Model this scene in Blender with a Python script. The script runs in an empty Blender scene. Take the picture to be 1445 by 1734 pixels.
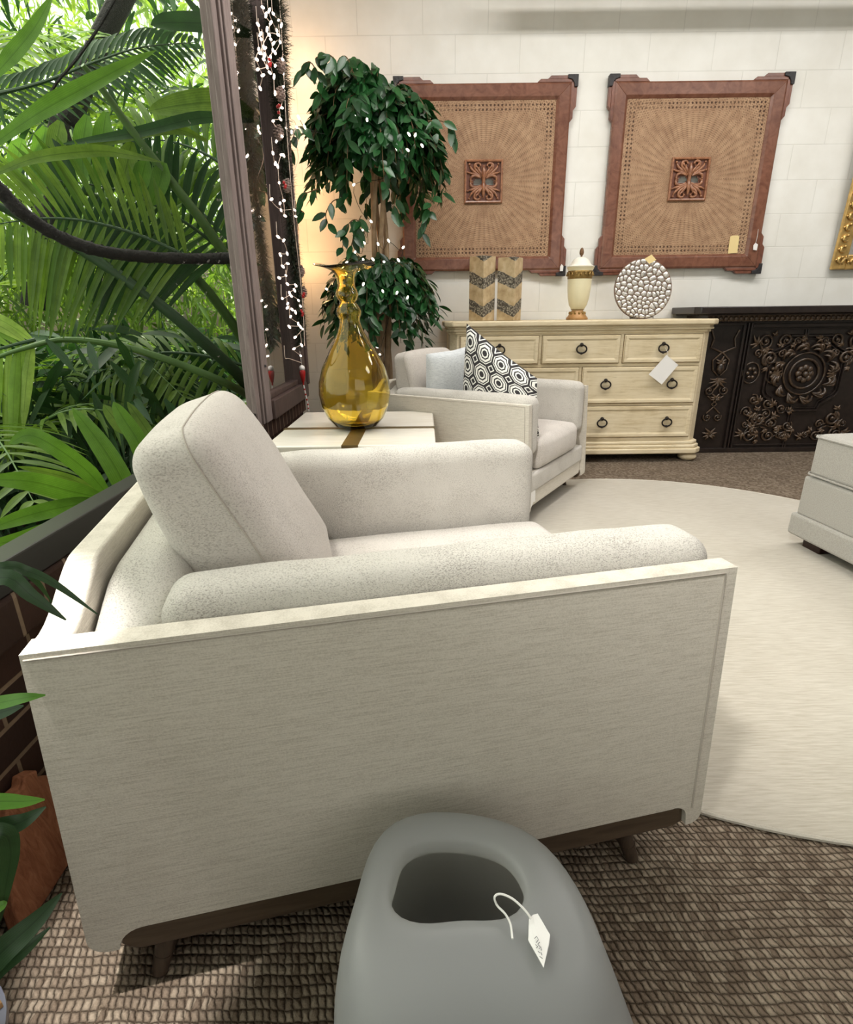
import bpy, math, random
from mathutils import Vector, Matrix, noise
PI = math.pi
SC = bpy.context.scene
COL = SC.collection
R = random.Random(7)

# ------------------------------------------------------------------ camera frame of the 1445 x 1734 photograph
FPX, PITCH, ROLL, CAMH = 940.0, math.radians(19.6), 0.0115, 1.03
_fw = Vector((0, math.cos(PITCH), -math.sin(PITCH)))
_up = Vector((0, math.sin(PITCH), math.cos(PITCH)))
_rt = Vector((1, 0, 0))
_c, _s = math.cos(ROLL), math.sin(ROLL)
CR = _c * _rt - _s * _up
CU = _s * _rt + _c * _up
CO = Vector((0, 0, CAMH))

def ray(x, y):
    return _fw + (x - 722.5) / FPX * CR - (y - 867.0) / FPX * CU
def at(x, y, Y):                     # the point seen at a photo position, Y metres into the room
    r = ray(x, y); return CO + r * (Y / r.y)
def atx(x, y, X):
    r = ray(x, y); return CO + r * (X / r.x)
def atz(x, y, z=0.0):
    r = ray(x, y); return CO + r * ((z - CAMH) / r.z)

# ------------------------------------------------------------------ objects
def link(o, parent=None):
    COL.objects.link(o)
    if parent is not None: o.parent = parent
    return o
def thing(name, label, cat, loc=(0, 0, 0), rotz=0.0, group=None, scale=None):
    o = bpy.data.objects.new(name, None); o.empty_display_size = .05
    o.location = loc; o.rotation_euler = (0, 0, rotz)
    if scale: o.scale = scale
    link(o); return tag(o, label, cat, group)
def tag(o, label=None, cat=None, group=None, kind=None):
    if label: o['label'] = label
    if cat: o['category'] = cat
    if group: o['group'] = group
    if kind: o['kind'] = kind
    return o
def struct(o): o['kind'] = 'structure'; return o
def copy_tree(o, parent=None):
    c = o.copy(); COL.objects.link(c); c.parent = parent
    for ch in list(o.children): copy_tree(ch, c)
    return c

# ------------------------------------------------------------------ mesh builder
class MB:
    def __init__(s): s.v = []; s.f = []; s.uv = {}
    def add(s, vs, fs, uvs=None):
        b = len(s.v); s.v += [tuple(p) for p in vs]
        for i, f in enumerate(fs):
            if uvs is not None: s.uv[len(s.f)] = [uvs[j] for j in f]
            s.f.append([b + j for j in f])
        return s
    def box(s, x0, x1, y0, y1, z0, z1):
        vs = [(x, y, z) for z in (z0, z1) for y in (y0, y1) for x in (x0, x1)]
        return s.add(vs, [(0, 2, 3, 1), (4, 5, 7, 6), (0, 1, 5, 4), (2, 6, 7, 3), (0, 4, 6, 2), (1, 3, 7, 5)])
    def obox(s, c, sx, sy, sz, M):
        vs = [M @ Vector((x * sx / 2, y * sy / 2, z * sz / 2)) + Vector(c) for z in (-1, 1) for y in (-1, 1) for x in (-1, 1)]
        return s.add(vs, [(0, 2, 3, 1), (4, 5, 7, 6), (0, 1, 5, 4), (2, 6, 7, 3), (0, 4, 6, 2), (1, 3, 7, 5)])
    def tube(s, pts, r, n=8, cap=True, closed=False, flat=None):
        pts = [Vector(p) for p in pts]; m = len(pts)
        rs = r if isinstance(r, (list, tuple)) else [r] * m
        T = []
        for i in range(m):
            a = pts[(i - 1) % m] if (i > 0 or closed) else pts[i]
            b = pts[(i + 1) % m] if (i < m - 1 or closed) else pts[i]
            t = (b - a)
            T.append(t.normalized() if t.length > 1e-9 else Vector((0, 0, 1)))
        up = Vector((0, 0, 1)) if abs(T[0].z) < .9 else Vector((1, 0, 0))
        nrm = (up - T[0] * up.dot(T[0])).normalized()
        vs = []
        for i in range(m):
            nrm = nrm - T[i] * nrm.dot(T[i])
            nrm = nrm.normalized() if nrm.length > 1e-6 else T[i].orthogonal().normalized()
            bn = T[i].cross(nrm)
            for k in range(n):
                a = 2 * PI * k / n
                vs.append(pts[i] + (nrm * math.cos(a) + bn * math.sin(a)) * rs[i])
        fs = []
        for i in range(m if closed else m - 1):
            j = (i + 1) % m
            for k in range(n):
                l = (k + 1) % n
                fs.append((i * n + k, i * n + l, j * n + l, j * n + k))
        if cap and not closed:
            fs.append(tuple(range(n - 1, -1, -1))); fs.append(tuple((m - 1) * n + k for k in range(n)))
        return s.add(vs, fs)
    def lathe(s, prof, n=32, c=(0, 0, 0), cap0=True, cap1=True, sx=1, sy=1):
        vs = []; m = len(prof)
        for (r, z) in prof:
            for k in range(n):
                a = 2 * PI * k / n
                vs.append((c[0] + r * math.cos(a) * sx, c[1] + r * math.sin(a) * sy, c[2] + z))
        fs = [(i * n + k, i * n + (k + 1) % n, (i + 1) * n + (k + 1) % n, (i + 1) * n + k) for i in range(m - 1) for k in range(n)]
        if cap0: fs.append(tuple(range(n - 1, -1, -1)))
        if cap1: fs.append(tuple((m - 1) * n + k for k in range(n)))
        return s.add(vs, fs)
    def prism(s, out, lo, hi, fn):       # outline of 2-D points, fn(u, v, w) -> 3-D
        n = len(out)
        vs = [fn(u, v, lo) for u, v in out] + [fn(u, v, hi) for u, v in out]
        fs = [tuple(range(n - 1, -1, -1)), tuple(range(n, 2 * n))] + [(i, (i + 1) % n, n + (i + 1) % n, n + i) for i in range(n)]
        return s.add(vs, fs)
    def sphere(s, c, r, n=10, m=7, sc=(1, 1, 1), M=None):
        c = Vector(c); vs = []
        def P(x, y, z):
            v = Vector((x * r * sc[0], y * r * sc[1], z * r * sc[2]))
            return c + (M @ v if M else v)
        vs.append(P(0, 0, -1))
        for i in range(1, m):
            t = PI * i / m
            for k in range(n):
                a = 2 * PI * k / n
                vs.append(P(math.sin(t) * math.cos(a), math.sin(t) * math.sin(a), -math.cos(t)))
        vs.append(P(0, 0, 1)); L = len(vs) - 1
        fs = [(0, 1 + (k + 1) % n, 1 + k) for k in range(n)]
        for i in range(m - 2):
            for k in range(n):
                a = 1 + i * n + k; b = 1 + i * n + (k + 1) % n
                fs.append((a, b, b + n, a + n))
        fs += [(L, 1 + (m - 2) * n + k, 1 + (m - 2) * n + (k + 1) % n) for k in range(n)]
        return s.add(vs, fs)
    def grid(s, fn, nu, nv, closed_u=False, uv=True):
        vs = []; uvs = []
        for j in range(nv + 1):
            for i in range(nu + (0 if closed_u else 1)):
                vs.append(fn(i / nu, j / nv)); uvs.append((i / nu, j / nv))
        w = nu + (0 if closed_u else 1)
        fs = []
        for j in range(nv):
            for i in range(nu):
                k = (i + 1) % w if closed_u else i + 1
                fs.append((j * w + i, j * w + k, (j + 1) * w + k, (j + 1) * w + i))
        return s.add(vs, fs, uvs if uv else None)
    def rbox(s, size, r, n=12, fn=None):   # rounded box about the origin, fn bends each point
        hx, hy, hz = [q / 2 for q in size]
        dims = {0: hx, 1: hy, 2: hz}
        cache = {}; vs = []; fs = []
        arr = []
        for a in range(3):
            h = dims[a]; q = min(r, h); k = 4
            lo = [-(h - q) - q * math.tan(PI / 4 * i / k) for i in range(k, 0, -1)]
            mid = max(1, int(n * (h - q) / max(dims.values())) + 1) if h - q > 1e-6 else 0
            inner = [-(h - q) + 2 * (h - q) * i / mid for i in range(mid + 1)] if mid else [0.0]
            arr.append(lo + inner + [-x for x in reversed(lo)])
        cnt = [len(x) - 1 for x in arr]
        def coord(a, i): return arr[a][i]
        def getv(key):
            if key in cache: return cache[key]
            p = Vector([coord(a, key[a]) for a in range(3)])
            inner = Vector([max(-(dims[a] - r), min(dims[a] - r, p[a])) if dims[a] > r else 0.0 for a in range(3)])
            d = p - inner
            if d.length > 1e-9:
                q = max(abs(d.x), abs(d.y), abs(d.z)) if False else r
                # cube -> sphere for the rounded shell
                p = inner + d.normalized() * r
            if fn: p = Vector(fn(p, Vector((p.x / hx, p.y / hy, p.z / hz))))
            vs.append(p); cache[key] = len(vs) - 1
            return cache[key]
        for a in range(3):
            b, c = (a + 1) % 3, (a + 2) % 3
            for side in (0, cnt[a]):
                for i in range(cnt[b]):
                    for j in range(cnt[c]):
                        q = []
                        for (di, dj) in ((0, 0), (1, 0), (1, 1), (0, 1)):
                            key = [0, 0, 0]; key[a] = side; key[b] = i + di; key[c] = j + dj
                            q.append(getv(tuple(key)))
                        if side == 0: q.reverse()
                        if len(set(q)) == 4: fs.append(q)
        return s.add(vs, fs)
    def build(s, name, m=None, parent=None, smooth=True, angle=40, bevel=None, seg=2, sub=0, loc=None):
        me = bpy.data.meshes.new(name); me.from_pydata(s.v, [], s.f); me.update()
        if s.uv:
            L = me.uv_layers.new(name='UVMap')
            for pi, p in enumerate(me.polygons):
                if pi in s.uv:
                    for k, li in enumerate(p.loop_indices): L.data[li].uv = s.uv[pi][k]
        if smooth:
            me.polygons.foreach_set('use_smooth', [True] * len(me.polygons))
            if angle < 180: me.set_sharp_from_angle(angle=math.radians(angle))
        o = bpy.data.objects.new(name, me)
        if m:
            for q in (m if isinstance(m, (list, tuple)) else [m]): me.materials.append(q)
        if loc: o.location = loc
        link(o, parent)
        if bevel:
            b = o.modifiers.new('bevel', 'BEVEL'); b.width = bevel; b.segments = seg; b.limit_method = 'ANGLE'; b.angle_limit = math.radians(35)
            b.harden_normals = False
        if sub:
            b = o.modifiers.new('sub', 'SUBSURF'); b.levels = sub; b.render_levels = sub
        return o

def bez(p0, p1, p2, p3, n=12):
    p0, p1, p2, p3 = map(Vector, (p0, p1, p2, p3)); out = []
    for i in range(n + 1):
        t = i / n; u = 1 - t
        out.append(p0 * u ** 3 + p1 * 3 * u * u * t + p2 * 3 * u * t * t + p3 * t ** 3)
    return out
def spline(pts, n=6):                 # Catmull-Rom through the points
    P = [Vector(p) for p in pts]; P = [P[0] * 2 - P[1]] + P + [P[-1] * 2 - P[-2]]; out = []
    for i in range(1, len(P) - 2):
        for k in range(n):
            t = k / n
            out.append(.5 * ((2 * P[i]) + (P[i + 1] - P[i - 1]) * t + (2 * P[i - 1] - 5 * P[i] + 4 * P[i + 1] - P[i + 2]) * t * t + (3 * P[i] - P[i - 1] - 3 * P[i + 1] + P[i + 2]) * t ** 3))
    out.append(P[-2]); return out

# ------------------------------------------------------------------ materials
class N:                                  # a small wrapper round a node tree
    def __init__(s, name):
        s.m = bpy.data.materials.new(name); s.m.use_nodes = True
        s.t = s.m.node_tree; s.t.nodes.clear()
        s.out = s.t.nodes.new('ShaderNodeOutputMaterial')
    def n(s, typ, **kw):
        q = s.t.nodes.new(typ)
        for k, v in kw.items(): setattr(q, k, v)
        return q
    def l(s, a, b): s.t.links.new(a, b)
    def set(s, sock, v):
        if isinstance(v, bpy.types.NodeSocket): s.l(v, sock)
        elif v is not None: sock.default_value = v
    def math(s, op, a, b=None, c=None, clamp=False):
        q = s.n('ShaderNodeMath', operation=op, use_clamp=clamp)
        s.set(q.inputs[0], a)
        if b is not None: s.set(q.inputs[1], b)
        if c is not None: s.set(q.inputs[2], c)
        return q.outputs[0]
    def coord(s, kind='Object'): return s.n('ShaderNodeTexCoord').outputs[kind]
    def mapping(s, v, scale=(1, 1, 1), rot=(0, 0, 0), loc=(0, 0, 0)):
        q = s.n('ShaderNodeMapping'); s.l(v, q.inputs[0])
        q.inputs['Scale'].default_value = scale; q.inputs['Rotation'].default_value = rot; q.inputs['Location'].default_value = loc
        return q.outputs[0]
    def noise(s, v, scale=5, detail=3, rough=.5, dist=0):
        q = s.n('ShaderNodeTexNoise'); s.l(v, q.inputs['Vector'])
        q.inputs['Scale'].default_value = scale; q.inputs['Detail'].default_value = detail
        q.inputs['Roughness'].default_value = rough; q.inputs['Distortion'].default_value = dist
        return q.outputs['Fac']
    def ramp(s, f, stops, interp='LINEAR'):
        q = s.n('ShaderNodeValToRGB'); s.set(q.inputs[0], f); cr = q.color_ramp; cr.interpolation = interp
        while len(cr.elements) < len(stops): cr.elements.new(.5)
        for e, (p, c) in zip(cr.elements, stops):
            e.position = p; e.color = c if len(c) == 4 else (*c, 1)
        return q.outputs[0]
    def mix(s, f, a, b, blend='MIX'):
        q = s.n('ShaderNodeMix', data_type='RGBA', blend_type=blend)
        s.set(q.inputs[0], f); s.set(q.inputs[6], a if not isinstance(a, tuple) else (*a, 1)[:4]); s.set(q.inputs[7], b if not isinstance(b, tuple) else (*b, 1)[:4])
        return q.outputs[2]
    def sep(s, v):
        q = s.n('ShaderNodeSeparateXYZ'); s.l(v, q.inputs[0]); return q.outputs
    def bump(s, h, strength=.3, dist=.01, normal=None):
        q = s.n('ShaderNodeBump'); s.l(h, q.inputs['Height']); q.inputs['Strength'].default_value = strength; q.inputs['Distance'].default_value = dist
        if normal is not None: s.l(normal, q.inputs['Normal'])
        return q.outputs[0]
    def bsdf(s, color=(.8, .8, .8), rough=.5, metal=0, normal=None, spec=.5, **kw):
        q = s.n('ShaderNodeBsdfPrincipled')
        s.set(q.inputs['Base Color'], color if not isinstance(color, tuple) else (*color, 1)[:4])
        s.set(q.inputs['Roughness'], rough); s.set(q.inputs['Metallic'], metal)
        q.inputs['Specular IOR Level'].default_value = spec
        if normal is not None: s.l(normal, q.inputs['Normal'])
        for k, v in kw.items(): s.set(q.inputs[k.replace('_', ' ')], v)
        s.b = q; return q.outputs[0]
    def done(s, shader): s.l(shader, s.out.inputs[0]); return s.m

def srgb(r, g, b):
    return tuple(((c / 255) / 12.92 if c / 255 <= .04045 else ((c / 255 + .055) / 1.055) ** 2.4) for c in (r, g, b))

def plain(name, color, rough=.5, metal=0, var=.0, vs=20, bump=0, bs=60, spec=.5, **kw):
    a = N(name); co = a.coord()
    c = color
    if var:
        f = a.noise(co, vs, 4)
        c = a.ramp(f, [(.3, tuple(q * (1 - var) for q in color)), (.7, tuple(min(1, q * (1 + var)) for q in color))])
    nm = a.bump(a.noise(co, bs, 4), bump, .01) if bump else None
    return a.done(a.bsdf(c, rough, metal, nm, spec, **kw))

def wood(name, c1, c2, rough=.45, scale=(1, 12, 12), grain=6, spec=.4, edge=None, bump=.08):
    a = N(name); co = a.mapping(a.coord(), scale)
    f = a.noise(co, grain, 5, .6, 1.2)
    f2 = a.noise(a.coord(), 3, 2)
    c = a.ramp(f, [(.3, c1), (.7, c2)])
    c = a.mix(a.math('MULTIPLY', f2, .25), c, tuple(q * .6 for q in c1))
    return a.done(a.bsdf(c, rough, 0, a.bump(f, bump, .005), spec))

def linen(name, base, dark, streak=(9, 9, 160), amt=.5, bump=.25):       # flat woven fabric with slub streaks along x
    a = N(name); co = a.coord()
    f = a.noise(a.mapping(co, streak), 4, 4, .65)
    g = a.noise(a.mapping(co, (420, 420, 420)), 1.0, 2)
    h = a.math('ADD', a.math('MULTIPLY', f, .65), a.math('MULTIPLY', g, .35))
    c = a.ramp(h, [(.3, dark), (.55, base), (.8, tuple(min(1, q * 1.06) for q in base))])
    return a.done(a.bsdf(c, .92, 0, a.bump(h, bump, .003), .1, Sheen_Weight=.15))
def chenille(name, base, dark, sc=190, bump=.5, patch=True):                # thick nubby fabric
    a = N(name); co = a.coord()
    w = a.noise(a.mapping(co, (1, 1, 1.9)), sc, 3, .7)
    p = a.noise(co, 9, 3)
    f = a.math('ADD', a.math('MULTIPLY', w, .8), a.math('MULTIPLY', p, .2))
    c = a.ramp(f, [(.34, dark), (.5, base), (.75, tuple(min(1, q * 1.08) for q in base))])
    return a.done(a.bsdf(c, .95, 0, a.bump(w, bump, .004), .08, Sheen_Weight=.25))
def emit(name, color, strength):
    a = N(name); q = a.n('ShaderNodeEmission'); q.inputs[0].default_value = (*color, 1); q.inputs[1].default_value = strength
    return a.done(q.outputs[0])
def leafmat(name, cols, trans=.35, rough=.4, spec=.4):
    a = N(name); ge = a.n('ShaderNodeNewGeometry')
    st = [(i / max(1, len(cols) - 1), c) for i, c in enumerate(cols)]
    c = a.ramp(ge.outputs['Random Per Island'], st)
    v = a.noise(a.coord(), 14, 5, .65)
    c = a.mix(a.ramp(v, [(.35, (0, 0, 0)), (.75, (.7, .7, .7))]), c, tuple(q * .6 for q in cols[0]))
    u = a.sep(a.n('ShaderNodeTexCoord').outputs['UV'])[0]
    vein = a.math('MULTIPLY', a.math('ADD', a.math('SINE', a.math('MULTIPLY', u, 75.0)), 1.0), .13)
    mid = a.math('LESS_THAN', a.math('ABSOLUTE', a.math('SUBTRACT', u, .5)), .035)
    c = a.mix(vein, c, tuple(q * .45 for q in cols[0])); c = a.mix(a.math('MULTIPLY', mid, .45), c, tuple(q * .5 for q in cols[0]))
    b = a.bsdf(c, rough, 0, None, spec)
    if trans:
        t = a.n('ShaderNodeBsdfTranslucent'); 
        tc = a.mix(1.0, c, (1.0, 1.0, .55), 'MULTIPLY'); a.l(tc, t.inputs[0])
        mx = a.n('ShaderNodeMixShader'); mx.inputs[0].default_value = trans; a.l(b, mx.inputs[1]); a.l(t.outputs[0], mx.inputs[2])
        return a.done(mx.outputs[0])
    return a.done(b)
# ------------------------------------------------------------------ materials of the room
def m_block():
    a = N('painted_block'); co = a.coord(); s = a.sep(co)
    xz = a.n('ShaderNodeCombineXYZ'); a.l(s[0], xz.inputs[0]); a.l(s[2], xz.inputs[1])
    def brick(loc, mortar):
        q = a.n('ShaderNodeTexBrick'); a.l(a.mapping(xz.outputs[0], loc=loc), q.inputs['Vector'])
        q.inputs['Scale'].default_value = 1; q.inputs['Brick Width'].default_value = .43; q.inputs['Row Height'].default_value = .2155
        q.inputs['Mortar Size'].default_value = mortar; q.inputs['Mortar Smooth'].default_value = .6; q.inputs['Bias'].default_value = 0
        q.offset = .5
        q.inputs['Color1'].default_value = q.inputs['Color2'].default_value = (1, 1, 1, 1); q.inputs['Mortar'].default_value = (0, 0, 0, 1)
        return q.outputs['Color']
    b = brick((-.226, -.178, 0), .0035)
    f = a.noise(co, 45, 5, .6); g = a.noise(co, 5, 3)
    c = a.ramp(g, [(.3, srgb(228, 226, 219)), (.7, srgb(238, 237, 232))])
    k = a.math('MULTIPLY', a.noise(co, 2.2, 2), a.math('SUBTRACT', 1.0, b))
    c = a.mix(a.math('MULTIPLY', k, .42), c, srgb(160, 158, 150))
    h = a.math('ADD', a.math('MULTIPLY', b, .6), a.math('MULTIPLY', f, .25))
    return a.done(a.bsdf(c, .55, 0, a.bump(h, .3, .006), .35))
def m_brick(w, hgt, loc=(0, 0, 0), mort=.011):
    a = N('dark_brick'); co = a.coord(); s = a.sep(co)
    yz = a.n('ShaderNodeCombineXYZ'); a.l(a.math('ADD', s[1], s[0]), yz.inputs[0]); a.l(s[2], yz.inputs[1])
    q = a.n('ShaderNodeTexBrick'); a.l(a.mapping(yz.outputs[0], loc=loc), q.inputs['Vector'])
    q.inputs['Scale'].default_value = 1; q.inputs['Brick Width'].default_value = w; q.inputs['Row Height'].default_value = hgt
    q.inputs['Mortar Size'].default_value = mort / 2; q.inputs['Mortar Smooth'].default_value = .25; q.offset = .5 if hgt < .09 else 0
    q.inputs['Color1'].default_value = (*srgb(52, 34, 27), 1); q.inputs['Color2'].default_value = (*srgb(72, 46, 36), 1); q.inputs['Mortar'].default_value = (*srgb(140, 118, 98), 1)
    f = a.noise(co, 60, 5, .65)
    c = a.mix(a.math('MULTIPLY', f, .5), q.outputs['Color'], srgb(38, 28, 24))
    h = a.math('SUBTRACT', a.math('MULTIPLY', f, .35), q.outputs['Fac'])
    return a.done(a.bsdf(c, .8, 0, a.bump(h, .5, .008), .25))
def m_carpet():
    a = N('woven_loop_carpet'); co = a.coord()
    wob = a.math('ADD', a.noise(co, 7, 2), a.math('MULTIPLY', a.noise(co, 70, 2), .28))
    s = a.sep(co)
    yv = a.math('ADD', s[1], a.math('MULTIPLY', wob, .02))
    v = a.math('DIVIDE', yv, .0160); row = a.math('FLOOR', v)
    u = a.math('ADD', a.math('DIVIDE', a.math('ADD', s[0], a.math('MULTIPLY', wob, .02)), .0125), a.math('MULTIPLY', row, .37))
    # slanting loops within a row
    fv = a.math('FRACT', v)
    fu = a.math('FRACT', a.math('ADD', u, a.math('MULTIPLY', fv, .45)))
    du = a.math('ABSOLUTE', a.math('SUBTRACT', fu, .5)); dv = a.math('ABSOLUTE', a.math('SUBTRACT', fv, .5))
    hu = a.math('SUBTRACT', 1.0, a.math('POWER', a.math('MULTIPLY', du, 2), 2.6)); hv = a.math('SUBTRACT', 1.0, a.math('POWER', a.math('MULTIPLY', dv, 2), 3.2))
    hgt = a.math('MULTIPLY', hu, hv, clamp=True)
    fine = a.noise(co, 420, 3, .7)
    cell = a.n('ShaderNodeTexWhiteNoise', noise_dimensions='2D'); cv = a.n('ShaderNodeCombineXYZ')
    a.l(a.math('FLOOR', u), cv.inputs[0]); a.l(row, cv.inputs[1]); a.l(cv.outputs[0], cell.inputs['Vector'])
    big = a.noise(co, 3, 3)
    k = a.math('ADD', a.math('MULTIPLY', cell.outputs['Value'], .45), a.math('ADD', a.math('MULTIPLY', fine, .4), a.math('MULTIPLY', big, .2)))
    c = a.ramp(k, [(.2, srgb(112, 96, 82)), (.55, srgb(150, 134, 117)), (.9, srgb(184, 169, 150))])
    gap = a.ramp(a.math('ADD', hgt, a.math('MULTIPLY', a.math('SUBTRACT', fine, .5), .5)), [(.0, (1, 1, 1)), (.6, (0, 0, 0))])
    c = a.mix(a.math('MULTIPLY', gap, .85), c, srgb(70, 57, 46))
    hh = a.math('ADD', hgt, a.math('MULTIPLY', fine, .25))
    return a.done(a.bsdf(c, .95, 0, a.bump(hh, .9, .01), .1))

M = {}
M['block'] = m_block()
M['brick'] = m_brick(.215, .075, (0.05, .0, 0))
M['rowlock'] = m_brick(.078, .30, (0, .55, 0))
M['carpet'] = m_carpet()
M['ceiling'] = plain('ceiling_white', srgb(225, 224, 220), .8)
M['plaster'] = plain('grey_plaster', srgb(176, 172, 165), .8, var=.05)
M['winframe'] = wood('weathered_brown_paint', srgb(120, 106, 103), srgb(152, 138, 135), .6, (14, 14, 1.2), 5, .2)
M['winframe_d'] = wood('dark_brown_paint', srgb(72, 56, 52), srgb(104, 86, 82), .4, (14, 14, 1.2), 5, .5)
M['black'] = plain('black_metal', srgb(28, 24, 24), .4, spec=.5)
def glassmat(name, refl, tint=(1, 1, 1), transparency=1.0):
    a = N(name)
    t = a.n('ShaderNodeBsdfTransparent'); t.inputs[0].default_value = (*tint, 1)
    g = a.n('ShaderNodeBsdfGlossy'); g.inputs['Roughness'].default_value = 0.01; g.inputs[0].default_value = (.95, .95, .95, 1)
    ge = a.n('ShaderNodeNewGeometry'); dt = a.n('ShaderNodeVectorMath', operation='DOT_PRODUCT'); a.l(ge.outputs['Normal'], dt.inputs[0]); a.l(ge.outputs['Incoming'], dt.inputs[1])
    sch = a.math('MULTIPLY', a.math('POWER', a.math('SUBTRACT', 1.0, a.math('ABSOLUTE', dt.outputs['Value']), clamp=True), 5.0), .07)
    mx = a.n('ShaderNodeMixShader')
    a.set(mx.inputs[0], a.math('ADD', sch, refl, clamp=True))
    a.l(t.outputs[0], mx.inputs[1]); a.l(g.outputs[0], mx.inputs[2])
    return a.done(mx.outputs[0])
M['pane'] = glassmat('window_glass', 0.0)
M['pane_mirror'] = glassmat('tinted_window_glass', .72, (.25, .25, .25))

# ------------------------------------------------------------------ the room
XW, YB, ZC = -.8, 4.5, 3.35
struct(MB().box(-1.15, 5.6, -2.6, YB + .02, -.08, 0).build('floor', M['carpet'], smooth=False))
struct(MB().box(-1.15, 5.6, YB, YB + .12, 0, ZC).build('wall_back', M['block'], smooth=False))
struct(MB().box(-1.2, 5.7, -2.7, YB + .12, ZC, ZC + .1).build('ceiling', M['ceiling'], smooth=False))
struct(MB().box(5.6, 5.7, -2.6, YB, 0, ZC).build('wall_right', M['plaster'], smooth=False))
struct(MB().box(-1.2, 5.6, -2.7, -2.6, 0, ZC).build('wall_front', M['plaster'], smooth=False))
# left wall: brick knee wall, rowlock sill, piece past the window
struct(MB().box(-1.0, XW, -2.6, 3.64, 0, .45).build('wall_left', M['brick'], smooth=False))
rl = MB().box(-.86, XW + .022, -2.6, 3.64, .45, .54).build('trim_1', M['rowlock'], smooth=False, bevel=.006); struct(rl)
struct(MB().box(-1.15, -1.0, 3.64, YB, 0, ZC).build('wall_left_end', M['block'], smooth=False))
struct(MB().box(-.86, XW + .03, -2.6, 3.64, 3.0, ZC).build('trim_2', M['winframe_d'], smooth=False))
# big window: black sill channel, pane
w1 = MB().box(-.85, XW + .012, -2.6, 2.59, .54, .605).build('window_1', M['black'], smooth=False, bevel=.004); struct(w1)
struct(MB().add([(XW, -2.6, .6), (XW, 2.59, .6), (XW, 2.59, 3.02), (XW, -2.6, 3.02)], [(0, 1, 2, 3)]).build('window_pane', M['pane'], w1, smooth=False))
# second window: moulded near post, far jamb, bottom rail, tinted pane
b = MB()
b.box(XW - .003, XW + .02, 2.585, 2.645, .54, 3.02); b.box(XW - .003, XW + .008, 2.645, 2.655, .54, 3.02)
b.box(XW - .003, XW + .028, 2.655, 2.678, .54, 3.02); b.box(XW - .003, XW + .006, 2.678, 2.69, .54, 3.02); b.box(-.86, XW + .034, 2.69, 2.79, .54, 3.02)
w2 = b.build('window_2', M['winframe'], smooth=False, bevel=.004); struct(w2)
b = MB(); b.box(-.86, XW + .055, 3.46, 3.56, .62, 3.02); b.box(-.86, XW + .04, 3.56, 3.64, .62, 3.02); b.box(-.86, XW + .062, 3.60, 3.64, .62, 3.02)
struct(b.build('window_jamb', M['winframe_d'], w2, smooth=False, bevel=.005))
b = MB(); b.box(-.86, XW + .05, 2.79, 3.64, .54, .635); b.box(-.86, XW + .025, 2.79, 3.46, .635, .665)
struct(b.build('window_rail', M['winframe_d'], w2, smooth=False, bevel=.005))
struct(MB().add([(XW, 2.79, .66), (XW, 3.46, .66), (XW, 3.46, 3.02), (XW, 2.79, 3.02)], [(0, 1, 2, 3)]).build('window_pane', M['pane_mirror'], w2, smooth=False))
# little catch on the near post
struct(MB().lathe([(.0, 0), (.008, 0), (.008, .006), (.004, .012), (0, .012)], 10).build('window_catch', M['black'], w2, loc=(XW + .034, 2.74, .80)))
bpy.context.view_layer.update()
struct(MB().tube([(.5, 4.2, 2.92), (5.6, 4.2, 2.92)], .05, 16).build('shadow_pipe', M['ceiling']))  # unseen overhead pipe, put in to cast the dark band on the wall
struct(MB().tube([(2.0, 4.2, 2.92), (2.0, 4.2, ZC)], .012, 8).build('pipe_hanger', M['black']))  # rod hanging the added pipe from the ceiling
# ------------------------------------------------------------------ armchairs
M['linen'] = linen('flat_weave_linen', srgb(210, 203, 191), srgb(176, 168, 155), (6, 6, 170))
M['chen'] = chenille('nubby_chenille', srgb(212, 207, 199), srgb(150, 143, 135), 360, .8)
M['velvet'] = chenille('brushed_chenille', srgb(206, 199, 192), srgb(164, 156, 149), 260, .6)
M['railwood'] = wood('taupe_brown_wood', srgb(74, 60, 48), srgb(98, 82, 66), .5, (1, 9, 9), 5, .35)
M['legwood'] = wood('dark_tapered_wood', srgb(58, 46, 38), srgb(80, 66, 54), .4, (8, 8, 1), 5, .4)
M['brass'] = plain('dull_brass', srgb(150, 120, 85), .35, 1)
M['seam'] = plain('seam_thread', srgb(176, 168, 158), .9)

def arc2(cx, cy, r, a0, a1, n=6):
    return [(cx + r * math.cos(math.radians(a0 + (a1 - a0) * i / n)), cy + r * math.sin(math.radians(a0 + (a1 - a0) * i / n))) for i in range(n + 1)]

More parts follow.
